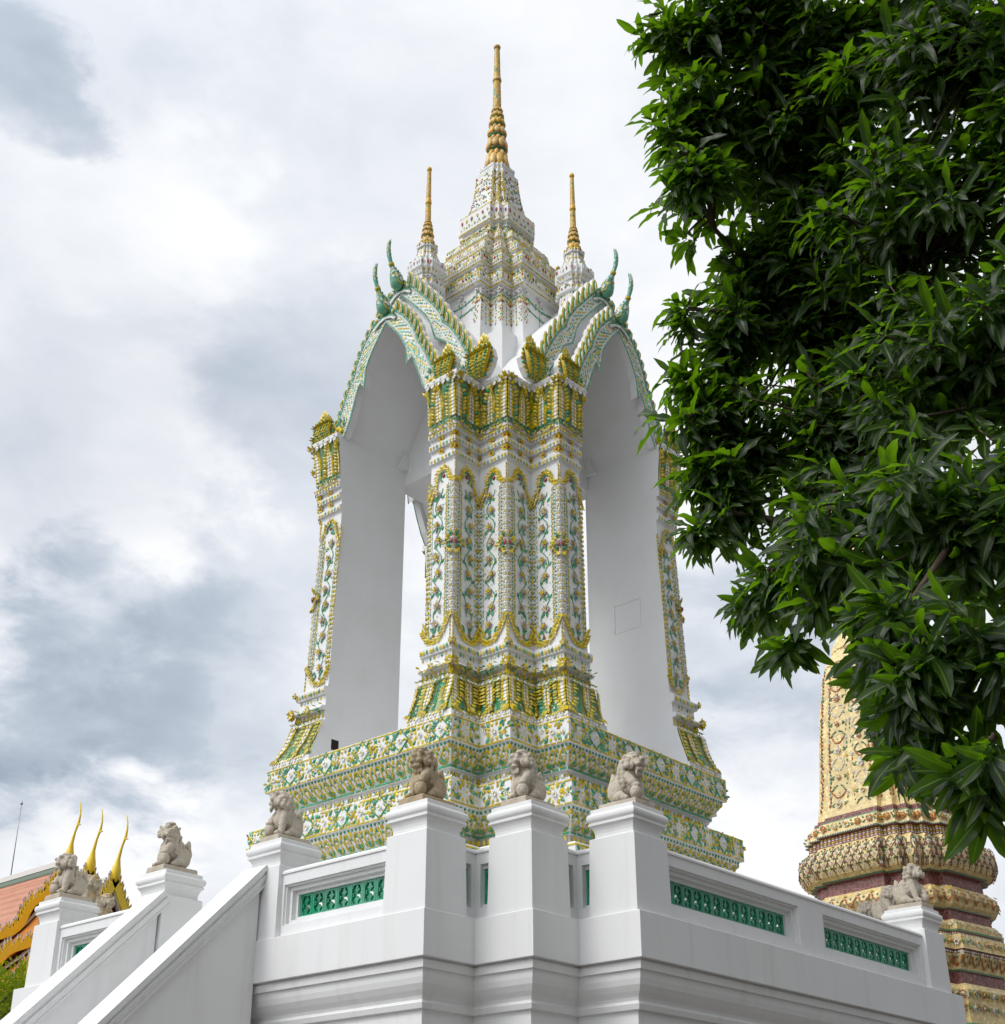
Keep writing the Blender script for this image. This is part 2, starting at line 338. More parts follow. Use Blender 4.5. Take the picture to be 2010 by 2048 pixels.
def pier(x, y):       # x, y: the corner nearest the viewer of a .71 m pier
    cx, cy = x+.355, y+.355
    prof = [(5.098,.372),(5.9,.358),(6.098,.355),(6.106,.350),(6.108,.305),(6.135,.300),(6.175,.302),(6.215,.312),(6.25,.328),(6.275,.347),(6.28,.362),(6.308,.362),(6.312,.350),(6.322,.349),(6.335,.365),(6.355,.377),(6.38,.381),(6.405,.377),(6.425,.365),(6.436,.350),(6.44,.338),(6.492,.335),(6.497,.331)]
    m = MB(); m.loft([[(cx-r,cy-r,z),(cx+r,cy-r,z),(cx+r,cy+r,z),(cx-r,cy+r,z)] for z, r in prof]); return m.build('pier', M_PLA, terr), (cx, cy)
PIERS = dict(P1=(11.49,11.44), P2=(12.40,10.505), P3=(13.31,9.595), S1=(11.49,14.265), S2=(11.49,16.94), F1=(11.49,19.83), F2=(12.40,20.77), F3=(13.31,21.7), E1=(21.44,9.595), E2=(22.36,10.505), E3=(23.28,11.44))
PC = {}
for k, (x, y) in PIERS.items(): _, PC[k] = pier(x, y)

def green_tile_tpl():
    # pierced tile one unit wide and high: frame, pointed upper and lower bosses, two open lobes
    mb = MB()
    mb.box((-.5,-.5,0),(-.36,.5,.55)); mb.box((.36,-.5,0),(.5,.5,.55)); mb.box((-.36,-.5,0),(.36,-.40,.55)); mb.box((-.36,.40,0),(.36,.5,.55))
    def ex(poly, d): mb.extrude(poly, lambda p, t: (p[0], p[1], t), .06, d)
    ex([(-.36,.40),(-.36,.22),(-.22,.40)], .5); ex([(.36,.40),(.22,.40),(.36,.22)], .5)
    ex([(-.36,-.40),(-.22,-.40),(-.36,-.22)], .5); ex([(.36,-.40),(.36,-.22),(.22,-.40)], .5)
    for sgn in (1, -1):
        ex([(0,.06*sgn),(.10,.14*sgn),(.22,.20*sgn),(.10,.26*sgn),(.06,.40*sgn),(-.06,.40*sgn),(-.10,.26*sgn),(-.22,.20*sgn),(-.10,.14*sgn)], .42)
        ex([(-.36,.10*sgn),(-.24,.06*sgn),(-.24,-.01*sgn),(-.36,-.01*sgn)], .42); ex([(.36,.10*sgn),(.24,.06*sgn),(.24,-.01*sgn),(.36,-.01*sgn)], .42)
    for bx_ in ((-.36,-.40,-.16,.40),(.16,-.40,.36,.40),(-.16,-.40,.16,-.20),(-.16,.02,.16,.40)): mb.box((bx_[0],bx_[1],.02),(bx_[2],bx_[3],.12))
    v = np.concatenate(mb.v); lp = np.concatenate(mb.loops); c = np.concatenate(mb.cnt); return (v, lp, c)
GT = green_tile_tpl()
def panel(P0, r, L, opens, z0=5.098, z1=6.03):
    """parapet panel: P0 its left foot seen from outside, r its direction, opens = [(d0, d1)] window spans"""
    r = np.array([*r, 0.]); n = np.cross(r, [0, 0, 1]); P0 = np.array([*P0, 0.])
    fn = lambda p, t: tuple(P0 + r*p[0] - n*t + np.array([0, 0, p[1]]))
    m = MB()
    def bx(d0, d1, a, b, t0, t1): m.extrude([(d0,a),(d1,a),(d1,b),(d0,b)], fn, t0, t1)
    za, zb = 5.262, 5.822
    bx(0, L, z0, za, 0, .34); bx(0, L, zb, z1-.06, 0, .34)
    prof = [(-.018, z1-.06), (-.018, z1-.035), (.01, z1), (.33, z1), (.358, z1-.035), (.358, z1-.06)]
    m.loft([[tuple(P0 + r*d - n*t + np.array([0,0,z])) for t, z in prof] for d in (0, L)])
    edges = [0]+[e for o in opens for e in o]+[L]
    for a, b in zip(edges[::2], edges[1::2]):
        if b-a > .005: bx(a, b, za, zb, 0, .34)
    grilles = []
    for a, b in opens:                                   # stepped reveal, then the grille
        if b-a < .5:
            grilles.append([FM(P0 + r*((a+b)/2) - n*.12 + np.array([0,0,(za+zb)/2]), r, (0,0,1), n, b-a, zb-za-.1, .06)]); bx(a, b, za, za+.05, .06, .28); bx(a, b, zb-.05, zb, .06, .28); continue
        tiles = []
        for ins, t0, t1 in ((.022, .03, .31), (.075, .085, .27)):
            o = 0 if ins == .022 else .022
            bx(a+o, b-o, za+o, za+ins, t0, t1); bx(a+o, b-o, zb-ins, zb-o, t0, t1)
            bx(a+o, a+ins, za+ins, zb-ins, t0, t1); bx(b-ins, b-o, za+ins, zb-ins, t0, t1)
        for s in (1,):
            i2 = .125
            bx(a+.075, b-.075, za+.075, za+i2, .15, .24); bx(a+.075, b-.075, zb-i2, zb-.075, .15, .24)
            bx(a+.075, a+i2, za+i2, zb-i2, .15, .24); bx(b-i2, b-.075, za+i2, zb-i2, .15, .24)
        W = b-a-2*.125; nt = max(1, round(W/.235)); w = W/nt; h = zb-za-2*.125
        for k in range(nt):
            tiles.append(FM(P0 + r*(a+.125+w*(k+.5)) - n*.235 + np.array([0,0,(za+zb)/2]), r, (0,0,1), n, w*.985, h, .085))
        grilles.append(tiles)
    p = m.build('parapet', M_PLA, terr)
    for tl in grilles:
        t = MB(); t.stamp(GT, tl); t.build('tile_grille', M_TILE, p)
    return p
panel((11.56, 14.28), (0,-1), 2.16, [(.07, 2.06)])                       # left face, beside the stair
panel((11.56, 19.85), (0,-1), 2.21, [(.10, 2.11)])                       # left face, beyond the stair
panel((14.01, 9.66), (1,0), 7.44, [(.10, 3.37), (4.09, 7.34)])           # right face
panel((12.18, 11.52), (1,0), .30, [(.02, .22)]); panel((12.48, 11.53), (0,-1), .32, [(.09, .30)])
panel((13.09, 10.58), (1,0), .30, [(.02, .22)]); panel((13.39, 10.59), (0,-1), .32, [(.09, .30)])
panel((22.14, 10.3), (0,1), .3, []); panel((23.06, 11.25), (0,1), .3, [])
panel((24.1, 12.1), (0,1), 8.0, []); panel((20.9, 22.4), (-1,0), 7.0, [])

# stair on the left face: two sloped side walls with moulded copings and steps between
def stair_wall(y0, y1):
    m = MB(); s = 1/math.sqrt(2); x0 = 11.45; top = lambda x: x-5.33
    xs = 6.6
    m.extrude([(x0+.0, 4.0),(x0, top(x0)-.02),(xs, top(xs)-.02),(xs, 0),(x0, 0)], lambda p, t: (p[0], t, p[1]), y0+.035, y1-.035)
    cs = [(y0-.055,0),(y0-.055,-.07),(y0-.02,-.082),(y0-.02,-.105),(y0-.042,-.115),(y0-.042,-.128),(y0-.03,-.155),(y0-.002,-.19),(y0-.002,-.205),(y0-.014,-.212),(y0-.014,-.232),(y0+.034,-.245)]
    cs = cs + [(y0+y1-y, h) for y, h in cs[::-1]]
    f = lambda p, q: (q[0]+p[1]*(-s), p[0], q[1]+p[1]*s)
    m.loft([[f(p, (x, top(x))) for p in cs] for x in (x0+.02, xs-.1)])
    # foot pier
    cx, cy = xs-.25, (y0+y1)/2
    m.loft([[(cx-r,cy-r,z),(cx+r,cy-r,z),(cx+r,cy+r,z),(cx-r,cy+r,z)] for z, r in [(0,.34),(1.9,.33),(2.0,.4),(2.15,.43),(2.2,.4)]])
    return m.build('stair_wall', M_PLA, terr)
stair_wall(14.57, 14.97); stair_wall(16.945, 17.345)
m = MB()
for k in range(25):
    x = 11.45-.2*k; m.box((x-.2, 14.93, 0), (x, 16.98, 5.08-.2*(k+1)+.0))
m.build('steps', M_PLA, terr)
# ------------------------------------------------------------------ belfry
BX, BY = 18.14, 16.25
bel = thing('belfry', 'tall white bell tower with yellow and green ceramic mosaic, four arches and a gilt spire', 'bell tower', (BX, BY, 0))
def plan(h, l, q):
    a = [(-h,-l),(-q,-l),(-q,-q),(-l,-q),(-l,-h)]
    return a + [(-x, y) for x, y in a[::-1]] + [(-x, -y) for x, y in a] + [(x, -y) for x, y in a[::-1]]
H, LL, Q, JW = 3.28, 1.95, 2.62, 1.215
def po(o): return plan(H+o, LL+o, Q+o)
# stepped base
BP = [(5.0,.98),(6.36,.98),(6.40,.95),(6.44,.93),(6.75,.95),(6.79,.92),(6.83,.58),(6.9,.42),(7.07,.42),(7.075,.475),(7.12,.475),(7.125,.445),(7.2,.52),(7.3,.60),(7.4,.645),(7.46,.66),(7.463,.72),(7.86,.72),(7.868,.69),(7.93,.44),(8.02,.22),(8.03,.2),(8.2,.2),(8.205,.275),(8.245,.275),(8.25,.235),(8.33,.315),(8.42,.385),(8.5,.425),(8.57,.44),(8.573,.5),(8.99,.5),(9.0,.49)]
BP = [(z, o-(.15 if z >= 8.0 else .2)) for z, o in BP]; bwarp = lambda z: z+.085 if z > 5.5 else z
bprof = lerp_prof(BP)
m = MB(); m.loft([[(x, y, bwarp(z)) for x, y in po(o)] for z, o in BP]); base = m.build('plinth', M_PLA2, bel)

def facets(h, l, q, prof, which='front'):
    """sides facing the left and right of the front corner, each as seen from outside left to right"""
    pts = [(-h, l), (-h,-l), (-q,-l), (-q,-q), (-l,-q), (-l,-h), (l,-h)]
    sh = [(-1, 1), (-1,-1), (-1,-1), (-1,-1), (-1,-1), (-1,-1), (1,-1)]
    L = [WFacet(pts[i], pts[i+1], sh[i], sh[i+1], prof, bwarp) for i in range(6)]
    # far ends: the redents of the left and right corners
    ptl = [(-l, h), (-l, q), (-q, q), (-q, l), (-h, l)]; L += [WFacet(ptl[i], ptl[i+1], (-1,1), (-1,1), prof, bwarp) for i in (1, 3)]
    ptr = [(h,-l), (q,-l), (q,-q), (l,-q), (l,-h)][::-1]; L += [WFacet(ptr[i], ptr[i+1], (1,-1), (1,-1), prof, bwarp) for i in (0, 2)]
    return L
o = Orn()
def flower_band(fc, z0, z1, corner=True):
    W = fc.W(z0); hh = z1-z0; zc = (z0+z1)/2
    n = max(1, int(round(W/.46)))
    for k in range(n):
        d = W*(k+.5)/n; kind = (k % 2) if n > 1 else 0
        if n <= 2: kind = 0
        for a in range(4): o.put(fc, d+.14*math.cos(a*math.pi/2+.78), zc+.11*math.sin(a*math.pi/2+.78), FLAKE, .075, .13, 1, rot=a*math.pi/2+.78-math.pi/2)
        if kind:
            for a in range(4):
                c, s = math.cos(a*math.pi/2), math.sin(a*math.pi/2)
                o.path(fc, [(d+.19*c, zc+.19*s), (d-.19*s, zc+.19*c)], +.055, PILLOW, .022, .055, 1)
            for a in range(4): o.put(fc, d+.1*math.cos(a*math.pi/2), zc+.1*math.sin(a*math.pi/2), FLAKE, .07, .1, 0, rot=a*math.pi/2-math.pi/2)
        else:
            for a in range(8): o.put(fc, d+.085*math.cos(a*math.pi/4+.4), zc+.085*math.sin(a*math.pi/4+.4), FLAKE, .065, .10, 0, rot=a*math.pi/4+.4-math.pi/2)
        o.flower(fc, d, zc, .068, 6, 2, 0, .02)
        for sg in (-1, 1):
            x = min(max(d+sg*.225, .10), W-.10)
            if W > .3:
                o.flower(fc, x, zc-sg*.05+random.uniform(-.03,.03), .05, 5, random.choice((2, 0, 2)), 0, .008)
                for q in range(11):
                    xx = x+random.uniform(-.11,.11); xx = min(max(xx, .03), W-.03)
                    o.put(fc, xx, zc+random.uniform(-hh*.4, hh*.4), FLAKE, .05, .095, random.choice((1,5,0,0,0,0,1)), rot=random.uniform(0, 6.3))
def lotus_band(fc, z0, z1):            # pointed petals outlined in yellow, green hearts, over a green roll
    fc = Spread(fc, z0); W = fc.W(z0); n = max(1, int(round(W/.235))); w = W/n; hh = z1-z0
    for k in range(n):
        d = w*(k+.5)
        for sg in (-1, 1):
            o.path(fc, [(d+sg*.02, z0+.01), (d+sg*w*.30, z0+hh*.30), (d+sg*w*.30, z0+hh*.55), (d+sg*w*.17, z0+hh*.78), (d+sg*.012, z0+hh*.9)], +.042, PILLOW, .034, .044, 0)
            o.put(fc, d+sg*.035, z0+.02, FLAKE, .065, .095, 1, rot=-sg*.6)
            o.put(fc, d+sg*.03, z0+hh*.62, FLAKE, .04, .06, 1, rot=sg*.5)
            x = d+sg*w*.46
            o.put(fc, x-sg*.02, z0+.03, FLAKE, .065, .10, 0, rot=sg*.4); o.put(fc, x-sg*.01, z0+hh*.5, FLAKE, .035, .08, 1, rot=-sg*.3)
            o.put(fc, x-sg*.015, z0+hh*.72, FLAKE, .07, .10, 0, rot=-sg*.5, lift=.008)
        o.put(fc, d, z0+.02, FLAKE, .085, .11, 1, lift=.012); o.put(fc, d, z0+hh*.36, FLAKE, .06, .10, 0, lift=.01); o.put(fc, d, z0+hh*.55, BEAD, .055, .055, 2)
for fc in facets(H, LL, Q, bprof):
    W = fc.W(8.8)
    flower_band(fc, 8.60, 8.97); o.line(fc, 8.972, 0, .028, .13); o.line(fc, 8.59, 0, .03, .14)
    o.row(fc, 8.545, 0, W, .085, BEAD, .05, .05, [1]); lotus_band(fc, 8.26, 8.53); o.line(fc, 8.226, 1, .036, .16)
    o.row(fc, 8.18, 0, fc.W(8.1), .075, FLAKE, .05, .10, [0, 1, 0, 5], rot=math.pi)
    o.row(fc, 8.05, 0, fc.W(8.1), .11, FLAKE, .08, .11, [0, 0, 2], lift=.02, off=.2)
    for q, zz in ((0, 8.02), (1, 7.97), (2, 7.93)): o.row(fc, zz, 0, fc.W(zz), .085, FLAKE, .085, .11, [2], tilt=.35, lift=.02, off=.5*(q % 2)+.25)
    W2 = fc.W(7.6); flower_band(fc, 7.50, 7.84); o.line(fc, 7.845, 0, .03, .16, gap=.12); o.line(fc, 7.48, 0, .03, .15)
    o.row(fc, 7.43, 0, W2, .09, BEAD, .05, .05, [1]); lotus_band(fc, 7.13, 7.41); o.line(fc, 7.097, 1, .036, .16)
    o.row(fc, 7.04, 0, W2, .075, FLAKE, .05, .12, [0, 1, 0, 5], rot=math.pi); o.row(fc, 6.93, 0, W2, .11, FLAKE, .08, .13, [0], lift=.05)
    for q, zz in ((0, 6.9), (1, 6.85)): o.row(fc, zz, 0, W2, .09, FLAKE, .085, .11, [2], tilt=.35, lift=.02, off=.5*(q % 2)+.25)
    o.line(fc, 6.74, 0, .03, .16); flower_band(fc, 6.42, 6.72)
o.build('ceramic_flowers', base)

# legs
LP = [(9.0,.30),(9.12,.30),(9.125,.26),(9.2,.245),(9.35,.20),(9.5,.15),(9.7,.095),(9.84,.065),(9.87,.06),(9.872,-.01),(10.07,-.02),(10.075,.055),(10.11,.07),(10.15,.055),(10.155,-.01),(10.37,-.02),(10.375,.03),(10.41,.03),(10.415,.045),(10.51,.045),(10.525,.03),(10.54,-.04),(10.58,-.06),(14.14,-.155),(14.18,-.14),(14.2,-.10),(14.31,-.095),(14.315,-.14),(14.46,-.14),(14.465,-.075),(14.575,-.07),(14.58,-.12),(14.69,-.12),(14.695,-.06),(14.8,-.045),(14.805,-.07),(14.9,-.065),(15.3,-.04),(15.6,-.01),(15.76,.025),(15.765,.06),(15.785,.075),(15.865,.08),(15.875,.07)]
lprof = lerp_prof(LP)
lwarp = lambda z: float(np.interp(z, [9.0, 9.5, 10.1, 10.5, 14.2, 14.8, 15.3, 15.875], [9.08, 9.56, 10.145, 10.545, 14.28, 14.88, 15.38, 15.945]))
def leg_plan(o):
    return [(-H-o,-JW),(-H-o,-LL-o),(-Q-o,-LL-o),(-Q-o,-Q-o),(-LL-o,-Q-o),(-LL-o,-H-o),(-JW,-H-o),(-JW,-1.45),(-1.45,-1.45),(-1.45,-JW)]
m = MB(); rings = [[(x, y, lwarp(z)) for x, y in leg_plan(o_)] for z, o_ in LP]
v = [p for r in rings for p in r]; fw, fg = [], []
for i in range(len(LP)-1):
    zone = (9.124 < LP[i][0] < 9.83 and LP[i+1][0] < 9.85) or (14.89 < LP[i][0] < 15.75 and LP[i+1][0] < 15.77)
    for j in range(10): k = (j+1) % 10; (fg if zone and j < 6 else fw).append((i*10+j, i*10+k, (i+1)*10+k, (i+1)*10+j))
fw += [tuple(range(10))[::-1], tuple((len(LP)-1)*10+j for j in range(10))]
m.add(v, fw+fg); m.mat[-1] = np.array([0]*len(fw)+[1]*len(fg)); leg = m.build('leg', [M_PLA2, M_GMOS], bel)
_p = [(-H,-JW),(-H,-LL),(-Q,-LL),(-Q,-Q),(-LL,-Q),(-LL,-H),(-JW,-H)]
_s = [(-1,0)]+[(-1,-1)]*5+[(0,-1)]
LF = [WFacet(_p[i], _p[i+1], _s[i], _s[i+1], lprof, lwarp) for i in range(6)]
cap_o, shaft_o, foot_o = Orn(), Orn(), Orn()
def petal(o, fc, dc, hw, z0, z1, up=True, small=False):
    """corn-cob petal: white tiles either side of a yellow rib, leafy yellow border, pointed tip"""
    zt = z1 if up else z0; nr = max(5, int((z1-z0)/.07)); dz = (z1-z0)/nr
    W = fc.W((z0+z1)/2)
    for k in range(nr):
        z = z0+dz*(k+.5); f = k/(nr-1); f = f if up else 1-f           # f=1 at the tip
        taper = 1.0 if f < .6 else max(.12, 1-((f-.6)/.4)**1.6)
        a = hw*taper
        for sg in (-1, 1):
            d = dc+sg*a*.40
            if 0.012 <= d <= W-.012 and f < .93:
                o.put(fc, d, z, PILLOW, a*.5, dz*.92, 2, lift=.02, dep=.03, jit=.05)
            d = dc+sg*a*.80
            if 0.006 <= d <= W-.006:
                o.put(fc, d, z, PILLOW, a*.28+.018, dz*.95, 0, lift=.012, dep=.05, jit=.05, rot=0)
            d = dc+sg*a*1.0
            if 0.0 <= d <= W:
                o.put(fc, d, z-dz*.5 if up else z+dz*.5, FLAKE, .075, .105, 0 if random.random() < .88 else 1, rot=(-sg*.75 if up else math.pi+sg*.75), tilt=.35, lift=.03)
        if 0.006 <= dc <= W-.006 or abs(dc) < .006 or abs(dc-W) < .006:
            o.put(fc, min(max(dc, .012), W-.012), z, PILLOW, hw*.20+.01, dz*.9, 0, lift=.024, dep=.03, jit=.04)
    for q in (-.5, 0, .5):
        o.put(fc, min(max(dc+q*hw*.5, 0.01), W-.01), zt+(-.05 if up else .05), FLAKE, .07, .15, 0, rot=(-q if up else math.pi+q), tilt=.12, lift=.035)
def mosaic_strip(o, fc, d, w, z0, z1):
    W = fc.W((z0+z1)/2)
    if d-w/2 < 0 or d+w/2 > W: return
    n = max(4, int((z1-z0)/.045))
    for k in range(n):
        for c in (-.25, .25): o.put(fc, d+c*w, z0+(k+.5)*(z1-z0)/n, PILLOW, w*.48, (z1-z0)/n*.9, 1 if random.random() < .9 else 2, lift=.006, dep=.02, jit=.18)
for i, fc in enumerate(LF):
    Wm = fc.W(12); cor_right = i in (0, 2, 4)      # the salient corner is at this side
    def dd(x, z):                                  # distance measured from the salient corner
        return fc.W(z)-x if cor_right else x
    # --- foot: inverted petals
    o = foot_o; zc = 9.5; W = fc.W(zc)
    petal(o, fc, dd(0, zc), .155, 9.17, 9.84, up=False); petal(o, fc, dd(W*.60, zc), .085, 9.2, 9.8, up=False); petal(o, fc, dd(W*1.0, zc), .05, 9.2, 9.8, up=False)
    mosaic_strip(o, fc, dd(W*.37, zc), .075, 9.2, 9.82); mosaic_strip(o, fc, dd(W*.84, zc), .075, 9.2, 9.82)
    o.row(fc, 9.165, 0, W, .075, FLAKE, .07, .09, [0, 0, 0, 2], rot=math.pi, tilt=.3, lift=.03, off=.5)
    o.row(fc, 9.06, 0, W, .085, BEAD, .055, .05, [2]); o.row(fc, 9.02, 0, W, .15, FLAKE, .05, .07, [0])
    o.row(fc, 9.86, 0, W, .06, FLAKE, .06, .08, [0, 0, 1, 0], rot=math.pi, tilt=.3, lift=.035); o.row(fc, 9.84, .02, W-.02, .085, FLAKE, .06, .085, [0, 2], rot=math.pi, tilt=.4, lift=.05)
    o.row(fc, 9.90, 0, W, .11, FLAKE, .05, .12, [0], lift=.012); o.put(fc, dd(.0, 9.88), 9.90, FLAKE, .12, .17, 0, lift=.03)
    for sg in (.14, .28): o.path(fc, [(dd(sg, 9.8), 9.84), (dd(sg+.03, 9.8), 9.80), (dd(sg+.09, 9.8), 9.83), (dd(sg+.08, 9.8), 9.88)], .03, PILLOW, .03, .03, 1, lift=.05)
    # mouldings with flowers and drops
    for zz, R in ((10.115, .085),):
        o.row(fc, zz+.005, 0, W, .05, FLAKE, .05, .06, [2], rot=math.pi, tilt=.4, lift=.01)
        o.flower(fc, dd(.015, zz), zz, R*1.45, 9, 0, 2, .012, .5); o.flower(fc, dd(fc.W(zz)*.56, zz), zz, R*1.1, 7, 0, 2, .012, .5)
        for e in range(16): o.put(fc, fc.W(zz)*(e+.5)/16, zz+random.uniform(-.04,.04), FLAKE, .06, .095, random.choice((0, 0, 0, 1, 5)), rot=random.uniform(2.2, 4.1), tilt=.3, lift=.012)
        for x in (.36, .72): o.put(fc, dd(fc.W(zz)*x, zz), zz+.01, FLAKE, .06, .1, 1, rot=2.4)
        if i in (1, 2, 3, 4): o.flower(fc, dd(fc.W(zz)*.98, zz), zz, R*.8, 7, 0, 0, .02, .5)
    o.row(fc, 10.36, 0, W, .08, FLAKE, .06, .10, [0, 0, 5], rot=math.pi); o.row(fc, 10.49, 0, W, .075, FLAKE, .062, .11, [0, 0, 1], rot=math.pi, lift=.008); o.row(fc, 10.28, 0, W, .085, FLAKE, .05, .08, [0, 2, 1], lift=.004)
    o.row(fc, 10.05, 0, W, .10, FLAKE, .05, .075, [0], rot=math.pi); o.flower(fc, dd(.012, 10.5), 10.5, .075, 7, 0, 2, .01, .5)
    # --- shaft
    o = shaft_o; z0s, z1s = 10.62, 14.1
    def col(x, step, T, w, h, mats, za=10.95, zb=13.75, **k):
        n = int((zb-za)/step)
        for q in range(n):
            z = za+step*(q+.5); o.put(fc, dd(x, z), z, T, w, h, mats[q % len(mats)], **k)
    edge = i in (0, 5)
    top = 13.72
    for x, ph in ((.022, 0), (.058, .5)): col(x, .05, FLAKE, .042, .06, [2, 0, 2, 0, 2] if ph else [2, 0, 2, 2, 0], za=11.05+.02*ph, zb=top, rot=math.pi, tilt=.3, lift=.004)
    col(.093, .055, PILLOW, .016, .05, [2], za=11.0, zb=top); col(.118, .075, BEAD, .042, .042, [1], za=10.95, zb=top)
    col(.143, .055, PILLOW, .014, .05, [2], za=10.9, zb=top); col(.165, .10, PILLOW, .022, .075, [0], za=10.88, zb=top)
    xe = fc.W(12)-.012
    if edge:
        for x, s_ in ((.03, 0), (.06, 1), (.09, 0)): col(xe-x+.03, .095, (PILLOW, BEAD)[s_], .026 if not s_ else .04, .065 if not s_ else .04, [(0, 1)[s_]], za=10.8, zb=13.9)
        col(xe-.02, .085, FLAKE, .04, .06, [2, 2, 2, 0], za=10.8, zb=13.9, rot=.0, tilt=.3)
    else:
        col(xe-.005, .10, PILLOW, .018, .07, [0, 0, 2], za=10.95, zb=13.6); col(xe-.04, .075, BEAD, .038, .038, [1], za=10.9, zb=13.6); col(xe-.07, .09, PILLOW, .018, .06, [2, 0], za=10.9, zb=13.6)
    for xq, mm in ((.195, [2, 5, 2, 0]), (xe-.105, [2, 0, 2, 5])): col(xq, .05, PILLOW, .016, .04, mm, za=11.0, zb=13.6)
    for q in range(46):
        z = random.uniform(11.0, 13.6); o.put(fc, dd(random.uniform(.21, xe-.12), z), z, FLAKE, .035, .055, random.choice((2, 2, 5, 0, 2)), rot=random.uniform(0, 6.3), lift=.001)
    # climbing roses
    xa, xb = .19, xe-.085; xm, am = (xa+xb)/2, (xb-xa)/2*.5
    nz = 15; pts = []
    for q in range(61):
        z = 10.95+(13.62-10.95)*q/60; pts.append((dd(xm+am*math.sin(q/60*math.pi*nz/2), z), z))
    o.path(fc, pts, .035, PILLOW, .02, .036, 5, lift=.004, alt=(5, 5, 1))
    for q in range(9):
        z = 10.97+q*.322; x = xm+.03*(-1)**q; o.rose(fc, dd(x, z), z, .092)
        o.put(fc, dd(x-.01, z), z-.05, FLAKE, .06, .12, random.choice((1, 1, 12)), rot=math.pi+random.uniform(-.7,.7)); o.put(fc, dd(x+.04, z), z-.04, FLAKE, .06, .11, random.choice((1, 12)), rot=math.pi*.8)
        o.put(fc, dd(xm+am*.9*(-1)**q, z+.16), z+.17, FLAKE, .06, .11, 1, rot=random.uniform(-.8,.8)); o.put(fc, dd(xm+am*.5*(-1)**q, z+.2), z+.20, FLAKE, .05, .10, random.choice((0, 1, 1)), rot=random.uniform(-.8,.8))
    # zigzag garland at the shaft's foot
    w = fc.W(10.8); gar = [(dd(.008, 12), 11.10), (dd(.10, 12), 10.93), (dd(.17, 12), 10.80), (dd(.28, 12), 10.67), (dd(.42, 12), 10.63), (dd(.54, 12), 10.68), (dd(w-.02, 12), 10.86)]
    o.path(fc, gar, .062, FLAKE, .06, .10, 0, rot=.6, tilt=.3, lift=.012); o.path(fc, gar, .062, FLAKE, .06, .10, 0, rot=-.6, tilt=.3, lift=.016)
    o.path(fc, [(dd(w-.02, 12), 10.98), (dd(w-.10, 12), 10.86), (dd(w-.16, 12), 10.74)], .05, FLAKE, .06, .09, 0, rot=2.5, tilt=.3, lift=.014)
    o.path(fc, [(dd(.20, 12), 10.88), (dd(.26, 12), 10.90), (dd(.29, 12), 10.82), (dd(.24, 12), 10.76)], .028, PILLOW, .032, .03, 1, lift=.014)
    o.path(fc, [(dd(.47, 12), 10.90), (dd(.42, 12), 10.84), (dd(.40, 12), 10.76), (dd(.46, 12), 10.72), (dd(.52, 12), 10.74)], .028, PILLOW, .032, .03, 1, lift=.014)
    o.put(fc, dd(.40, 12), 10.72, FLAKE, .055, .085, 3, lift=.02); o.path(fc, [(dd(.012, 12), 10.62), (dd(.012, 12), 10.95)], .075, PILLOW, .02, .06, 0)
    # medallion half on each side of the corner
    zc = 12.43; sgn = 1 if cor_right else -1
    for q in range(8): o.put(fc, dd(.012+.026*q, zc), zc-.13+.008*q*q*.55, FLAKE, .07, .11, 0, rot=math.pi+.14*q*sgn, tilt=.4, lift=.03)
    for q in range(7): o.put(fc, dd(.02+.026*q, zc), zc-.05+.012*q, FLAKE, .06, .10, (1, 2, 1, 2, 1, 3, 0)[q], rot=(1.6+.2*q)*sgn, tilt=.5, lift=.025)
    for q in range(6): o.put(fc, dd(.012+.026*q, zc), zc+.17-.035*q, FLAKE, .07, .11, (0, 1, 0, 0, 1, 0)[q], rot=.28*q*sgn, tilt=.4, lift=.03)
    for q in range(4): o.put(fc, dd(.02+.04*q, zc), zc+.02, FLAKE, .06, .09, (1, 0, 2, 0)[q], rot=1.4*sgn, tilt=.5, lift=.03)
    o.put(fc, dd(.02, zc), zc+.03, BEAD, .10, .10, 3, lift=.04, dep=.06)
    # swag under the shaft's head
    sw = [(dd(.0, 12), 13.72), (dd(.09, 12), 13.74), (dd(.15, 12), 13.83), (dd(.19, 12), 13.95), (dd(.27, 12), 14.03), (dd(.38, 12), 14.02), (dd(.46, 12), 13.93), (dd(.47, 12), 13.80)]
    o.path(fc, sw, .062, FLAKE, .07, .10, 0, rot=.45, tilt=.3, lift=.014); o.path(fc, sw, .062, FLAKE, .055, .095, 0, rot=-.6, tilt=.3, lift=.018)
    o.path(fc, [(dd(.22, 12), 13.83), (dd(.22, 12), 13.93), (dd(.29, 12), 13.97), (dd(.37, 12), 13.94), (dd(.39, 12), 13.83), (dd(.33, 12), 13.76)], .03, PILLOW, .034, .032, 1, lift=.012)
    o.path(fc, [(dd(.47, 12), 13.78), (dd(.50, 12), 13.65), (dd(w-.08, 12), 13.45)], .05, FLAKE, .07, .10, 0, rot=.3, tilt=.3, lift=.014); o.path(fc, [(dd(.50, 12), 13.75), (dd(w-.06, 12), 13.52)], .05, FLAKE, .06, .10, 0, rot=-.3, tilt=.3, lift=.018)
    o.put(fc, dd(.31, 12), 13.88, BEAD, .075, .075, 3, lift=.012, dep=.06)
    for q in (-.6, 0, .6): o.put(fc, dd(.31, 12), 14.0, FLAKE, .05, .10, 1, rot=q)
    o.path(fc, [(dd(.012, 12), 13.80), (dd(.012, 12), 14.15)], .07, PILLOW, .02, .055, 0)
    # --- capital
    o = cap_o; W = fc.W(14.6)
    for zz in (14.24, 14.51, 14.74): o.row(fc, zz+.05, 0, fc.W(zz), .085, FLAKE, .062, .10, [0, 0, 5], rot=math.pi, lift=.006)
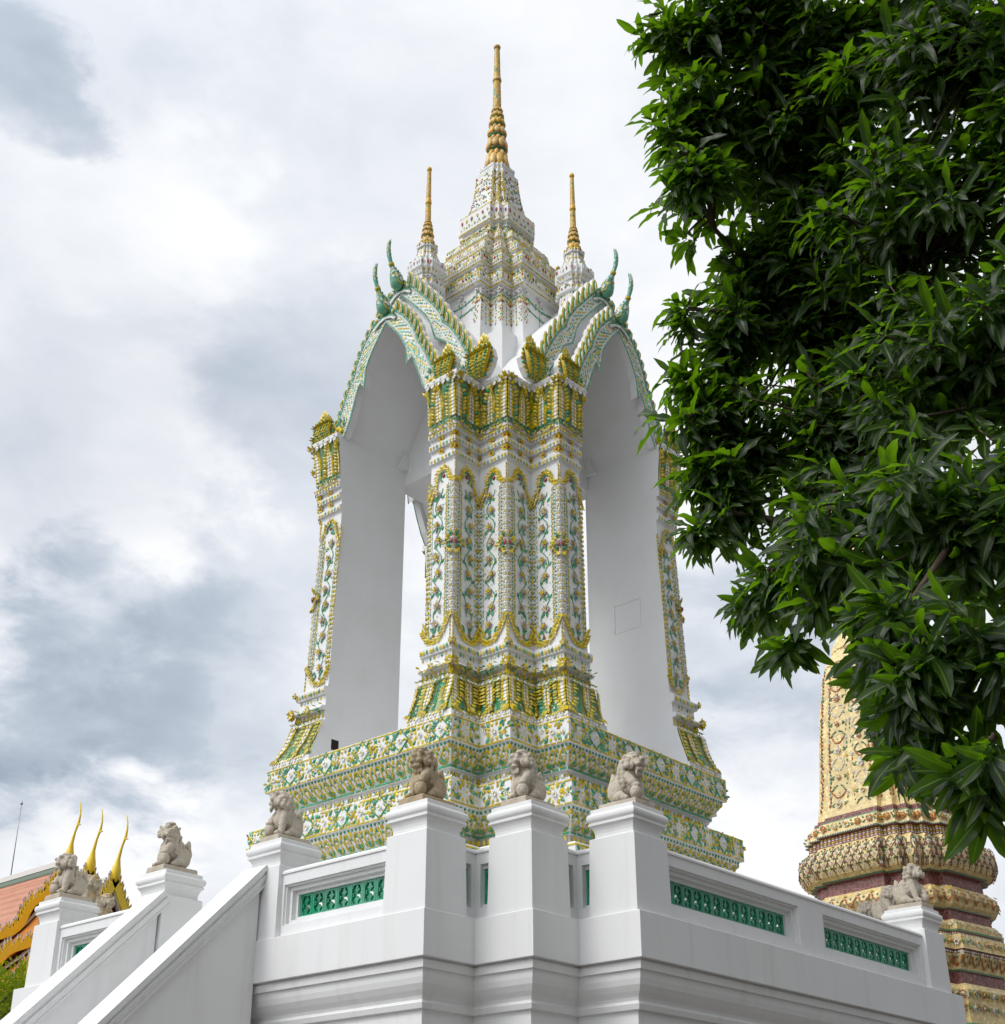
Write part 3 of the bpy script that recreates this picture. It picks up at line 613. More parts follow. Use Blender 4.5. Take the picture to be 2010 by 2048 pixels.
    for zz in (14.39, 14.635):
        for x, R in ((.012, .10), (.52, .09)):
            dx = dd(x if x < .1 else fc.W(zz)*x, zz); o.flower(fc, dx, zz, R, 8, 0, 3, .008, .5)
        if i in (1, 2, 3, 4) and zz < 14.5: o.flower(fc, dd(fc.W(zz)*.97, zz), zz, .07, 7, 0, 3, .02, .5)
    o.row(fc, 14.83, 0, W, .06, FLAKE, .06, .085, [0], rot=math.pi, tilt=.2, lift=.01); o.line(fc, 14.8, 0, .025, .1)
    W = fc.W(15.3)
    petal(o, fc, dd(0, 15.3), .15, 14.98, 15.80); petal(o, fc, dd(W*.60, 15.3), .085, 14.98, 15.70); petal(o, fc, dd(W*1., 15.3), .05, 14.98, 15.66)
    mosaic_strip(o, fc, dd(W*.36, 15.3), .075, 15.0, 15.66); mosaic_strip(o, fc, dd(W*.84, 15.3), .075, 15.0, 15.62)
    for x in (.02, .32, .62, .92): 
        xx = dd(W*x, 15.3)
        o.put(fc, min(max(xx, .03), W-.03), 15.73, FLAKE, .10, .16, 0, tilt=-.45, lift=.03)
        o.put(fc, min(max(xx, .03), W-.03), 14.86, FLAKE, .06, .10, 1, lift=.02)
    for x in (.24, .5, .78):
        xx = dd(W*x, 15.3); o.path(fc, [(xx-.05, 15.0), (xx-.045, 14.94), (xx, 14.915), (xx+.045, 14.94), (xx+.05, 15.0)], .026, PILLOW, .03, .03, 1, lift=.035)
        for q in range(5): o.put(fc, xx+random.uniform(-.07,.07), 14.90+random.uniform(-.03,.05), FLAKE, .05, .08, 0, rot=math.pi+random.uniform(-.6,.6), tilt=.4, lift=.03)
        o.put(fc, xx, 14.86, FLAKE, .045, .08, 3, lift=.03)
    o.row(fc, 15.70, 0, W, .10, FLAKE, .075, .13, [0, 0, 1], tilt=-.4, lift=.02)
    W = fc.W(15.83); o.row(fc, 15.83, 0, W, .17, BEAD, .065, .055, [2], lift=.0)
    for k in range(max(2, int(W/.12))):
        o.put(fc, W*(k+.5)/max(2, int(W/.12)), 15.78, FLAKE, .09, .10, 2, rot=math.pi, tilt=.5, lift=.0)
lf = foot_o.build('foot_petals', leg); ls = shaft_o.build('rose_garland', leg); lc = cap_o.build('capital_petals', leg)
LEGS = [leg] + [spin(leg, bel, k) for k in (1, 2, 3)]
# putlog hole low in the left leg's jamb
m = MB(); m.box((-3.08, 1.208, 9.40), (-2.91, 1.25, 9.60)); m.build('wall_hole', M_DARK, bel)
m = MB()   # shallow framed plaque on the right leg's jamb
y0, y1, z0, z1 = -2.66, -2.02, 12.12, 12.74; xf = JW-.014
m.box((xf, y0, z1-.03), (JW+.01, y1, z1)); m.box((xf, y1-.025, z0), (JW+.01, y1, z1-.031)); m.box((xf+.004, y0, z0), (JW+.01, y0+.018, z1-.031)); m.box((xf+.006, y0+.019, z0), (JW+.01, y1-.026, z0+.014))
m.build('wall_plaque', M_PLA2, bel)

def resample(pts, n):
    pts = [np.array(p, float) for p in pts]; L = [0.]
    for a, b in zip(pts[:-1], pts[1:]): L.append(L[-1]+np.linalg.norm(b-a))
    xs = np.linspace(0, L[-1], n); return [(float(np.interp(x, L, [p[0] for p in pts])), float(np.interp(x, L, [p[1] for p in pts]))) for x in xs]
# ------------------------------------------------------------------ gables over the four arches (built on the left side, then turned)
def mirror(h): return h + [(-y, z) for y, z in h[::-1] if abs(y) > 1e-6]
f_out = [(1.50,15.88),(1.56,15.93),(1.45,16.03),(1.33,16.27),(1.17,16.65),(.99,17.0),(.90,17.13),(.83,17.38),(.65,17.72),(.43,17.99),(.17,18.25),(0,18.40)]
f_in = [(1.15,15.88),(1.02,16.12),(.89,16.47),(.78,16.81),(.70,16.93),(.66,16.93),(.63,16.88),(.61,16.76),(.595,16.9),(.58,17.05),(.57,17.15),(.46,17.38),(.32,17.60),(.14,17.83),(0,18.0)]
v_in = resample([(1.212,15.85),(1.207,15.98),(1.18,16.12),(1.12,16.28),(1.03,16.45),(.93,16.63),(.82,16.83),(.70,17.03),(.59,17.2),(.47,17.40),(.33,17.62),(.15,17.85),(0,18.03)], 40)
w_in = [(y*1.01, z+.01) for y, z in v_in[:-1]] + [(0, 18.05)]
r_out = [(2.02,16.0),(2.10,16.10),(2.03,16.22),(1.93,16.38),(1.78,16.65),(1.55,17.15),(1.34,17.49),(1.15,17.70),(1.09,17.93),(.87,18.26),(.6,18.59),(.33,18.92),(.1,19.16),(0,19.26)]
r_in = [(1.90,16.0),(1.68,16.3),(1.5,16.62),(1.3,16.95),(1.2,17.22),(.93,17.42),(.87,17.6),(.82,17.82),(.69,18.06),(.44,18.38),(.14,18.72),(0,18.88)]
FL_, RL_ = (-3.16, .03, 15.9), (-2.70, .05, 16.1)       # the gables lean out: x = x0 - k (z - z0)
fxl = lambda L, dx=0.: (lambda p, t: (L[0]+dx+t-L[1]*(p[1]-L[2]), p[0], p[1]))
def blk(L, dx): return lambda p, t: (t if t > -2 else L[0]+dx-L[1]*(p[1]-L[2]), p[0], p[1])
class LPlane:
    def __init__(s, L, dx): s.L = L; s.dx = dx; s.r = np.array([0., -1, 0]); s.u0 = unit([-L[1], 0, 1.])
    def pos(s, d, z): return np.array([s.L[0]+s.dx-s.L[1]*(z-s.L[2]), -d, z])
    def frame(s, d, z): return s.r, s.u0, np.cross(s.r, s.u0)
def ring_poly(out, inn): return mirror(out) + mirror(inn)[::-1]
fx = lambda x: (lambda p, t: (x+t, p[0], p[1]))
def shrink(h, d): return [(max(y-d, 0) if y > 0 else 0, z-d*.6 if z > 16 else z) for y, z in h]
m = MB()
m.extrude(ring_poly(shrink(f_out, .05), v_in), blk(FL_, .06), -3.2, -1.456); m.extrude(ring_poly(shrink(r_out, .06), w_in), blk(RL_, .06), -2.8, -1.452)
gab = m.build('gable', M_PLA2, bel, fixn=True)
def board(name, out, inn, L):
    m = MB(); m.extrude(ring_poly(out, inn), fxl(L), -.06, .10)
    bo = m.build(name, M_PLA2, gab, fixn=True)
    P = LPlane(L, -.06); o = Orn()
    for sg in (-1, 1):
        O = [(sg*y, z) for y, z in out[1:]]; I = [(sg*y, z) for y, z in inn]
        # edge rolls
        ins = lambda pts, k: [(a*(1-k)+b*k, c*(1-k)+d*k) for (a, c), (b, d) in zip(pts, resample(I if pts is O else O, len(pts)))]
        o.path(P, O, .06, PILLOW, .055, .062, 5, lift=.0, alt=(5, 1, 5)); o.path(P, ins(O, .16), .045, BEAD, .05, .05, 2, lift=.0); 
        o.path(P, I, .055, PILLOW, .035, .055, 5, lift=.0); o.path(P, ins(I, .12), .045, BEAD, .045, .045, 2, lift=.0)
        nq = 46
        A, B = resample(O, nq), resample(I, nq)
        for q in range(nq):
            wd = math.hypot(A[q][0]-B[q][0], A[q][1]-B[q][1]); nn = max(2, int(wd*.66/.062))
            for e in range(nn):
                k = .25+.60*(e+.5*(q % 2)+.25)/nn
                if k > .86: continue
                y, z = A[q][0]*(1-k)+B[q][0]*k, A[q][1]*(1-k)+B[q][1]*k
                o.put(P, y, z, DIAM, .08, .088, (0, 5, 0, 5, 1)[(e+q*2) % 5] if random.random() < .9 else 2, rot=math.atan2(A[q][0]-B[q][0], -(A[q][1]-B[q][1]))+1.57, lift=.0, dep=.05)
        # foot rosette
        fy, fz = out[0][0]*sg*.86, out[0][1]+.14
        for q in range(6): o.put(P, fy+.07*math.cos(q), fz+.07*math.sin(q), BEAD, .11, .11, 0, lift=.03)
        for q in range(9): o.put(P, fy-sg*.05+random.uniform(-.1,.1), fz+.05+random.uniform(0,.2), FLAKE, .06, .12, (1, 1, 2)[q % 3], rot=random.uniform(-.5,.5), lift=.02, tilt=.3)
    # collar under the finial
    zc = out[-1][1]-.32
    o.path(P, [(-.30, zc-.14), (-.15, zc-.04), (0, zc), (.15, zc-.04), (.30, zc-.14)], .04, PILLOW, .06, .05, 2, lift=.03); o.path(P, [(-.30, zc-.09), (-.15, zc+.01), (0, zc+.05), (.15, zc+.01), (.30, zc-.09)], .04, PILLOW, .045, .05, 1, lift=.03)
    for q in range(7): o.put(P, .0, zc+.17, FLAKE, .13, .13, 0, rot=q*.9, lift=.05, tilt=.3)
    o.put(P, 0, zc+.17, BEAD, .10, .10, 1, lift=.09)
    for sg in (-1, 1):
        for q in range(5): o.put(P, sg*(.12+.03*q), zc+.10-.035*q, FLAKE, .07, .10, (0, 1, 2)[q % 3], rot=-sg*.6, lift=.03, tilt=.3)
    o.build('scale_mosaic', bo); return bo
b1 = board('bargeboard', f_out, f_in, FL_); b2 = board('bargeboard', r_out, r_in, RL_)
# flame fins along the upper edges
def fins(bo, out, L, n, size):
    sh = [(-.42,0),(-.5,.22),(-.44,.5),(-.22,.8),(.16,1.02),(.30,.98),(.24,.75),(.22,.5),(.28,.22),(.34,0)]
    for sg in (-1, 1):
        m = MB()
        pts = resample([(sg*y, z) for y, z in out[2:-1]], n+1)
        for k in range(n):
            (y0, z0), (y1, z1) = pts[k], pts[k+1]; t = unit([y1-y0, z1-z0]); c = ((y0+y1)/2, (z0+z1)/2-.03)
            nrm = np.array([t[1]*sg, -t[0]*sg])
            if nrm[0]*sg < 0: nrm = -nrm
            up = unit(nrm*.42 + np.array([-sg*.10, 1.0])*.85); rt = np.array([up[1], -up[0]])*sg*-1
            s = size*(1+random.uniform(-.06,.06))
            for sc, d0, d1, mt in ((1.0, -.04, .05, 2), (.84, -.065, -.03, 0), (.58, -.085, -.05, 1), (.40, -.105, -.07, 2), (.22, -.12, -.09, 0)):
                poly = [(c[0]+rt[0]*px*s*.50*sc+up[0]*(py*s*(.3+.7*sc)+.05*(1-sc)), c[1]+rt[1]*px*s*.50*sc+up[1]*(py*s*(.3+.7*sc)+.05*(1-sc))) for px, py in sh]
                m.extrude(poly, fxl(L, .03), d0, d1, mt)
        m.build('flame_fins', [M_YEL, M_GRN, M_WHT], bo, fixn=True)
fins(b1, f_out, FL_, 12, .31); fins(b2, r_out, RL_, 14, .34)
# naga heads at the board ends
def naga(x, y, z, s, sg):
    m = MB()
    hood = [(-.12-sg*.06,-.03),(-.20-sg*.03,.10),(-.225,.26),(-.18,.44),(-.08,.58),(.03*sg,.68),(.08,.58),(.18,.44),(.225,.26),(.20-sg*.03,.10),(.12-sg*.06,-.03)]
    m.extrude([(y+a*s, z+b*s) for a, b in hood], fx(x), -.02, .12, 2)
    for k in range(5):          # five necks side by side, swelling forward and rising to a flame
        a = (k-2)*.082; pk = .66-.05*abs(k-2)
        path = [(x+.0, y+(a*.45-sg*.08)*s, z-.04*s), (x-.08*s, y+(a*.8-sg*.05)*s, z+.06*s), (x-.125*s, y+a*1.05*s, z+.18*s), (x-.10*s, y+a*1.12*s, z+.31*s), (x-.06*s, y+(a*1.02+sg*.02)*s, z+.45*s), (x-.05*s, y+(a*.6+sg*.04)*s, z+(pk)*s)]
        rad = [.035*s,.045*s,.05*s,.044*s,.036*s,.008*s]; m.tube(path, rad, 8, 0)
        P_ = resample3(path, 13); R_ = np.interp(np.linspace(0, 5, 13), range(6), rad)
        for j in range(12):
            c = P_[j]
            for e, ya in enumerate((-.7, 0, .7)):
                d = np.array([-math.cos(ya), math.sin(ya), 0])
                m.stamp(BALL, [FM(c+d*R_[j], (0,1,0), (0,0,1), d, .017*s*(.4+R_[j]/.05), .021*s, .02*s)], (0, 1, 0)[e] if k % 2 == 0 else (1, 0, 1)[e] if j < 5 else 0, True)
        m.stamp(FLAKE, [FM(np.array(path[-1])-np.array([0,0,.03]), (0,1,0), (0,0,1), (-1,0,0), .07*s, .13*s, .06*s)], 0)
        for q in (-.6, 0, .6):      # snouts: a ruff of yellow flakes
            u = unit((-.85, q+a*1.5, .25)); r_ = unit(np.cross(u, (0,0,1))); m.stamp(FLAKE, [FM(np.array([x-.09*s, y+a*1.05*s+q*.04*s, z+.335*s]), r_, u, np.cross(r_, u), .075*s, .14*s, .07*s)], 0)
        u = unit((-.7, a, -.4)); r_ = unit(np.cross(u, (0,0,1))); m.stamp(FLAKE, [FM(np.array([x-.10*s, y+a*1.05*s, z+.30*s]), r_, u, np.cross(r_, u), .08*s, .11*s, .05*s)], 0)
    for k in range(22):
        t = k/21; q = t*(len(hood)-1); i = min(int(q), len(hood)-2); f = q-i; a = hood[i][0]*(1-f)+hood[i+1][0]*f; b = hood[i][1]*(1-f)+hood[i+1][1]*f
        m.stamp(BALL, [FM((x-.02, y+a*s, z+b*s), (1,0,0), (0,1,0), (0,0,1), .03*s,.026*s,.03*s)], 0 if k % 3 else 1, True)
    return m.build('naga_head', [M_YEL, M_GRN, M_WHT], gab)
def resample3(pts, n):
    pts = np.array(pts, float); t = np.linspace(0, len(pts)-1, n); return np.stack([np.interp(t, range(len(pts)), pts[:, c]) for c in range(3)], 1)
for sg in (-1, 1):
    naga(-3.24, sg*1.68, 15.93, 1.0, sg); naga(-2.80, sg*2.18, 16.02, 1.16, sg)
# finials: scaled bulb and a curved horn
def finial(x, z):
    m = MB()
    path = [(x+.03,0,z-.05),(x+.01,0,z+.0),(x-.01,0,z+.08),(x-.035,0,z+.17),(x-.075,0,z+.27),(x-.14,0,z+.37),(x-.20,0,z+.47),(x-.25,0,z+.60),(x-.275,0,z+.73),(x-.272,0,z+.86),(x-.25,0,z+.97),(x-.225,0,z+1.06)]
    rad = [.055,.105,.135,.125,.09,.052,.036,.044,.042,.036,.026,.008]
    m.tube(path, rad, 12, 3)
    for k in range(34):         # scales wound round the bulb and horn
        f = k/33*(len(path)-2); i = int(f); q = f-i; p = [path[i][c]*(1-q)+path[i+1][c]*q for c in range(3)]; r = rad[i]*(1-q)+rad[i+1]*q
        n = 11 if k < 14 else 6
        for j in range(n):
            a = 2*math.pi*(j+.5*(k % 2))/n; d = np.array([math.cos(a), math.sin(a), 0.])
            m.stamp(FLAKE, [FM(np.array(p)+d*r*.97, np.cross((0,0,1), d), unit(np.array([-.15,0,1])+d*.12), d, r*.55+.008, r*.35+.04, .025)], random.choice((1, 3, 3, 2)) if (k % 9 or k > 20) and not (j % 3 == 0 and k > 12) else random.choice((0, 2)))
    for j in range(26): 
        a = 2*math.pi*j/26
        for sy in (-1, 1):
            m.stamp(BALL, [FM((x-.02+.075*math.cos(a), sy*(.122-.022*abs(math.cos(a))), z+.13+.10*math.sin(a)), (1,0,0), (0,1,0), (0,0,1), .014,.016,.017)], 0, True)
    for j in range(8):
        for sy in (-1, 1): m.stamp(FLAKE, [FM((x-.02, sy*.135, z+.12), (math.cos(j*.785),0,math.sin(j*.785)), (-math.sin(j*.785),0,math.cos(j*.785)), (0,sy,0), .04,.055,.05)], 2)
    m.tube([(x-.165,0,z+.42),(x-.20,0,z+.475)], [.055,.062], 10, 0)
    return m.build('horn_finial', [M_YEL, M_GRN, M_WHT, M_PGR], gab)
finial(-3.36, 18.21); finial(-3.02, 19.02)
GABS = [gab] + [spin(gab, bel, k) for k in (1, 2, 3)]

# ------------------------------------------------------------------ upper body and spires
m = MB()
m.box((-1.462,-1.462,15.54),(1.462,1.462,18.2))
for sx in (-1, 1):
    for sy in (-1, 1):
        m.loft([[(sx*x, sy*y, z) for x, y in [(1.12,1.12),(a,1.12),(a,a),(1.12,a)]] for z, a in ((15.85,1.72),(16.1,1.62),(16.6,1.53),(17.2,1.45),(18.0,1.36))])
hp = lambda h: plan(h, .62*h, .81*h)
UP = [(17.9,1.66),(18.3,1.62),(19.0,1.57),(19.42,1.55),(19.43,1.62),(19.48,1.68),(19.72,1.72),(19.74,1.60),(19.86,1.53),(19.98,1.50),(20.0,1.57),(20.05,1.60),(20.30,1.62),(20.32,1.41),(20.47,1.30),(20.62,1.22),(20.64,1.27),(20.69,1.30),(20.92,1.26),(20.94,1.10),(21.07,1.01),(21.2,.96),(21.22,1.00),(21.27,1.02),(21.46,.98),(21.48,.85),(21.6,.77),(21.78,.70),(21.96,.66),(22.0,.735),(22.42,.745),(22.46,.73),(22.5,.66),(22.6,.59),(22.75,.535),(23.0,.49),(23.36,.445),(23.7,.415),(23.78,.425),(23.8,.345),(23.94,.34),(23.97,.36),(24.02,.36),(24.04,.27),(24.12,.25)]
m.loft([[(x, y, z) for x, y in hp(h)] for z, h in UP]); body = m.build('upper_body', M_PLA2, bel)
uprof = lerp_prof(UP)
class HF(Facet):        # facet of the scaled plan
    def __init__(s, a, b): s.a, s.b = np.array(a), np.array(b); d = s.b-s.a; s.r = np.array([*(d/np.linalg.norm(d)), 0])
    def ends(s, z): h = uprof(z); return s.a*h, s.b*h
_u = [(-1,.62),(-1,-.62),(-.81,-.62),(-.81,-.81),(-.62,-.81),(-.62,-1),(.62,-1)]
UF = [HF(_u[i], _u[i+1]) for i in range(6)] + [HF((-.81,.81),(-.81,.62)), HF((-.62,.81),(-.81,.81)), HF((.62,-.81),(.81,-.81)), HF((.81,-.81),(.81,-.62))]
o = Orn(); MIX = [0, 2, 3, 0, 1, 0, 2]
for i, fc in enumerate(UF):
    for z, st, sz, T, mm in ((19.62,.085,.09,DIAM,[0,2,3,1,2]),(19.86,.12,.10,None,0),(20.19,.08,.09,DIAM,[0,3,2,1,2]),(20.47,.115,.10,None,0),(20.82,.075,.085,DIAM,[0,2,1,3,2]),(21.08,.105,.085,None,0),(21.37,.07,.08,DIAM,[0,2,1,2,3]),(21.64,.095,.08,None,0),(21.85,.085,.055,None,0)):
        W = fc.W(z)
        if T is not None:
            o.row(fc, z+.015, 0, W, st, T, sz, sz*1.2, [random.choice(mm) for _ in range(7)], lift=.004)
            o.row(fc, z-.05, 0, W, st*.8, FLAKE, .05, .065, [0, 2, 0, 1], rot=math.pi, tilt=.3, lift=.006)
        else:
            n = max(1, int(round(W/st)))
            for k in range(n):
                d = W*(k+.5)/n; zz = z+random.uniform(-.015,.015)
                if k % 2 == 0: o.flower(fc, d, zz, sz, 6, random.choice((0, 0, 2, 1)), 3, .01, .4)
                else:
                    o.flower(fc, d, zz-.01, sz*.6, 5, random.choice((2, 0, 5)), random.choice((0, 3)), .008, .3)
                for e in range(5): o.put(fc, min(max(d+random.uniform(-.07,.07), .01), W-.01), zz+random.uniform(-.10,.10), FLAKE, .055, .085, random.choice((1, 0, 5, 0, 3)), rot=random.uniform(0, 6.3), lift=.004)
    for z in (19.46, 19.70, 20.03, 20.28, 20.67, 20.90, 21.25, 21.44): o.line(fc, z, 0, .025, .09, gap=.12)
    for z in (19.55, 19.66, 20.12, 20.24, 20.75, 20.86, 21.31, 21.41, 22.43): o.row(fc, z, 0, fc.W(z), .075, FLAKE, .06, .075, [0, 2, 0], tilt=-.2, lift=.006)
    W = fc.W(22.2); n = max(1, int(round(W/.15)))
    for k in range(n):
        d = W*(k+.5)/n; o.put(fc, d, 22.36, FLAKE, .065, .14, (3, 0)[k % 2], rot=math.pi); o.put(fc, d+.06 if d+.06 < W else d, 22.20, FLAKE, .05, .10, (0, 1)[k % 2], rot=math.pi)
    o.row(fc, 22.08, 0, W, .08, FLAKE, .05, .07, [0, 2, 1]); o.line(fc, 22.015, 0, .02, .1); o.line(fc, 22.44, 0, .02, .08)
    # bell
    for z in np.arange(22.54, 23.74, .075):
        W = fc.W(z); n = max(1, int(round(W/.075)))
        for k in range(n):
            if random.random() < .85: o.put(fc, W*(k+.5)/n, z, FLAKE, .06, .085, random.choice((2, 2, 0, 2, 1, 0, 3)), rot=random.choice((0, math.pi))+random.uniform(-.4,.4), tilt=.15)
    for x in (.02, .98):
        for z in np.arange(22.6, 23.7, .06): o.put(fc, fc.W(z)*x, z, PILLOW, .02, .05, 0)
    for z in (23.87, 24.0): o.row(fc, z, 0, fc.W(z), .06, FLAKE, .05, .07, [0, 2, 3, 1], tilt=-.3)
    # swags and pendants on the plain wall
    for d0, typ in ([(.12, 1), (.5, 0), (.88, 1)] if i in (0, 5) else [(.0, 1), (.5, 0), (1., 1)]):
        W = fc.W(19); d = W*d0
        if i in (0, 5): d = (W-.12 if i == 0 else .12) if typ else (W-.55 if i == 0 else .55)
        d = min(max(d, .02), W-.02)
        o.flower(fc, d, 19.33, .085, 6, 2, 3, .012, .5)
        for q in range(3): o.put(fc, d+(q-1)*.06, 19.24, FLAKE, .05, .08, (1, 0, 1)[q], rot=math.pi+(q-1)*.8)
        if typ:
            for q in range(6): o.put(fc, min(max(d+(q-2.5)*.035, .01), W-.01), 19.08+.012*(q-2.5)**2, FLAKE, .05, .07, (0, 0, 3, 3, 0, 0)[q], rot=math.pi+(q-2.5)*.2)
            for q in range(8): o.put(fc, d+random.uniform(-.04,.04), 19.2-random.uniform(0,.12), DIAM, .04, .06, random.choice((0, 0, 3, 2)))
            for q, mt in enumerate((0, 3, 0, 1, 0, 3)): 
                for sx in ((0,) if q % 2 else (-.045, .045)): o.put(fc, min(max(d+sx, .01), W-.01), 18.96-.075*q, FLAKE, .045, .065, mt, rot=math.pi)
        else:
            for q, mt in enumerate((1, 0, 1, 1, 0, 1, 0, 1)): o.put(fc, d, 19.14-.085*q, FLAKE, .04, .075, mt, rot=math.pi)
    if i in (0, 5):
        W = fc.W(19); a, b = (W-1.1, W-.14) if i == 0 else (.14, 1.1)
        for e, zz in ((0, 19.2), (1, 18.95)):
            o.path(fc, [(a+(b-a)*t/8, zz-.10*math.sin(math.pi*t/8*1)) for t in range(9)], .05, FLAKE, .05, .07, 1, rot=.5)
            for t in range(5): o.put(fc, a+(b-a)*(t+.5)/5, zz-.06+random.uniform(-.06,.04), DIAM, .05, .07, random.choice((0, 1, 3)))
o.build('jewel_mosaic', body)

def lotus_spire(name, parent, c, z0, z1, r0, r1, tiers, zr, zt, rs0, rs1, rt, nb):
    m = MB(); cx, cy = c; H_ = z1-z0; w = [1.32**(-k) for k in range(tiers)]; w = [x/sum(w) for x in w]; z = z0
    for k in range(tiers):
        h = H_*w[k]; r = r0+(r1-r0)*k/(tiers-1)
        m.lathe([(z, r*.72), (z+h*.5, r*.78), (z+h, r*.55)], c, 16, 0)
        m.lathe([(z-.005, r*.80), (z+h*.06, r*.88), (z+h*.12, r*.80)], c, 16, 1)
        for row, (zz, rr, s) in enumerate(((.38, .80, 1.0), (.74, .66, .62))):
            for j in range(nb):
                a = 2*math.pi*(j+.5*row+.3*k)/nb; d = np.array([math.cos(a), math.sin(a), 0])
                bw = r*math.sin(math.pi/nb)*.98*s
                m.stamp(BALL, [FM((cx+d[0]*r*rr, cy+d[1]*r*rr, z+h*zz), np.cross((0,0,1), d), unit((d[0]*-.15, d[1]*-.15, 1)), d, bw, h*.36*s, r*.24)], 0, True)
                m.stamp(BALL, [FM((cx+d[0]*r*(rr-.06), cy+d[1]*r*(rr-.06), z+h*zz+.012), np.cross((0,0,1), d), unit((d[0]*-.15, d[1]*-.15, 1)), d, bw*1.16, h*.42*s, r*.20)], 2, True)
        z += h
    m.lathe([(z1-.02, rs0*1.02), (z1, rs0), (zr-.10, (rs0*.45+rs1*.55)), (zr-.09, rs0*1.08), (zr-.06, rs0*1.14), (zr-.03, rs0*1.0), (zr, rs0*1.02), (zr+.03, rs0*.96), (zr+.05, (rs0*.42+rs1*.58)), (zt-.10, rs1), (zt-.095, rt*.9), (zt-.06, rt), (zt-.02, rt*.85), (zt, rt*.35)], c, 14, 0)
    n = int((zt-z1-.15)/(rs0*.55))
    for k in range(n):       # scale-like mosaic on the shaft
        zz = z1+.03+(zt-z1-.15)*k/n
        if abs(zz-zr+.03) < .1: continue
        r = rs0+(rs1-rs0)*(zz-z1)/(zt-z1)
        for j in range(9):
            a = 2*math.pi*(j+.5*(k % 2))/9; d = np.array([math.cos(a), math.sin(a), 0])
            m.stamp(DIAM, [FM((cx+d[0]*r, cy+d[1]*r, zz), np.cross((0,0,1), d), (0,0,1), d, r*.8, rs0*1.05, r*.5)], 0 if random.random() < .93 else 1)
    return m.build(name, [M_GOLD, M_GRN, M_RIM], parent)
M_RIM = mat('ochre_rim_glaze', (.42, .20, .07), .4, .5, island=.2)
lotus_spire('spire', bel, (0, 0), 24.10, 26.03, .285, .14, 6, 26.98, 28.06, .098, .06, .088, 9)
def side_spire(c):
    cx, cy = c; m = MB(); hq = lambda h: [(cx+x, cy+y) for x, y in plan(h, .55*h, .78*h)]
    SP = [(18.2,.30),(19.3,.30),(19.32,.36),(19.4,.37),(19.42,.30),(19.62,.27),(19.64,.30),(19.72,.33),(19.76,.365),(19.95,.37),(19.98,.34),(20.03,.27),(20.12,.225),(20.28,.185),(20.42,.16),(20.43,.20),(20.50,.205),(20.52,.15),(20.57,.14)]
    m.loft([[(x, y, z) for x, y in hq(h)] for z, h in SP]); pr = lerp_prof(SP); o = Orn(); o.mb.loft([[(x, y, z) for x, y in hq(h)] for z, h in SP], 6)
    class SF(Facet):
        def __init__(f, a, b): f.a, f.b = np.array(a), np.array(b); d = f.b-f.a; f.r = np.array([*(d/np.linalg.norm(d)), 0])
        def ends(f, z): h = pr(z); return f.a*h+np.array(c), f.b*h+np.array(c)
    u = plan(1, .55, .78); n = len(u)
    for i in range(n):
        fc = SF(u[i], u[(i+1) % n])
        for z, st, mm in ((18.95,.10,[2,0,1]),(19.05,.10,[0,2,5]),(19.14,.09,[0,3,2]),(19.24,.09,[1,0,2]),(19.47,.09,[2,0,1]),(19.62,.08,[0,2,5]),(20.03,.065,[0,2]),(20.13,.06,[2,1,0]),(20.22,.055,[0,2,3]),(20.31,.05,[2,0]),(20.39,.05,[2,1,0]),(19.36,.10,[0,3,1]),(19.68,.09,[0,0,2]),(19.97,.07,[1,0,2,1]),(20.46,.06,[0,3,2]),(20.08,.06,[2,0]),(20.17,.06,[2,2,0]),(20.26,.055,[2,3,0]),(20.35,.05,[2,0,1])):
            o.row(fc, z, 0, fc.W(z), st, FLAKE, .06, .085, mm, tilt=-.2, lift=.004)
        for k in range(max(1, int(fc.W(19.9)/.07))): o.put(fc, fc.W(19.9)*(k+.5)/max(1, int(fc.W(19.9)/.07)), 19.93, FLAKE, .04, .12, random.choice((3, 2, 2)), rot=math.pi)
        o.flower(fc, fc.W(19.5)*.5, 19.54, .075, 6, 2, 3, .01, .4); o.row(fc, 19.58, 0, fc.W(19.5), .08, FLAKE, .05, .08, [0, 1], tilt=-.3, lift=.01)
    s = o.mb.build('side_spire', [M_YEL, M_GRN, M_WHT, M_RED, M_BRN, M_PGR, M_PLA2], bel)
    lotus_spire('gilt_needle', s, c, 20.56, 21.22, .155, .085, 5, 21.78, 22.70, .062, .04, .056, 7); return s
ss = side_spire((-2.2, 0))
for k in (1, 2, 3): spin(ss, bel, k)
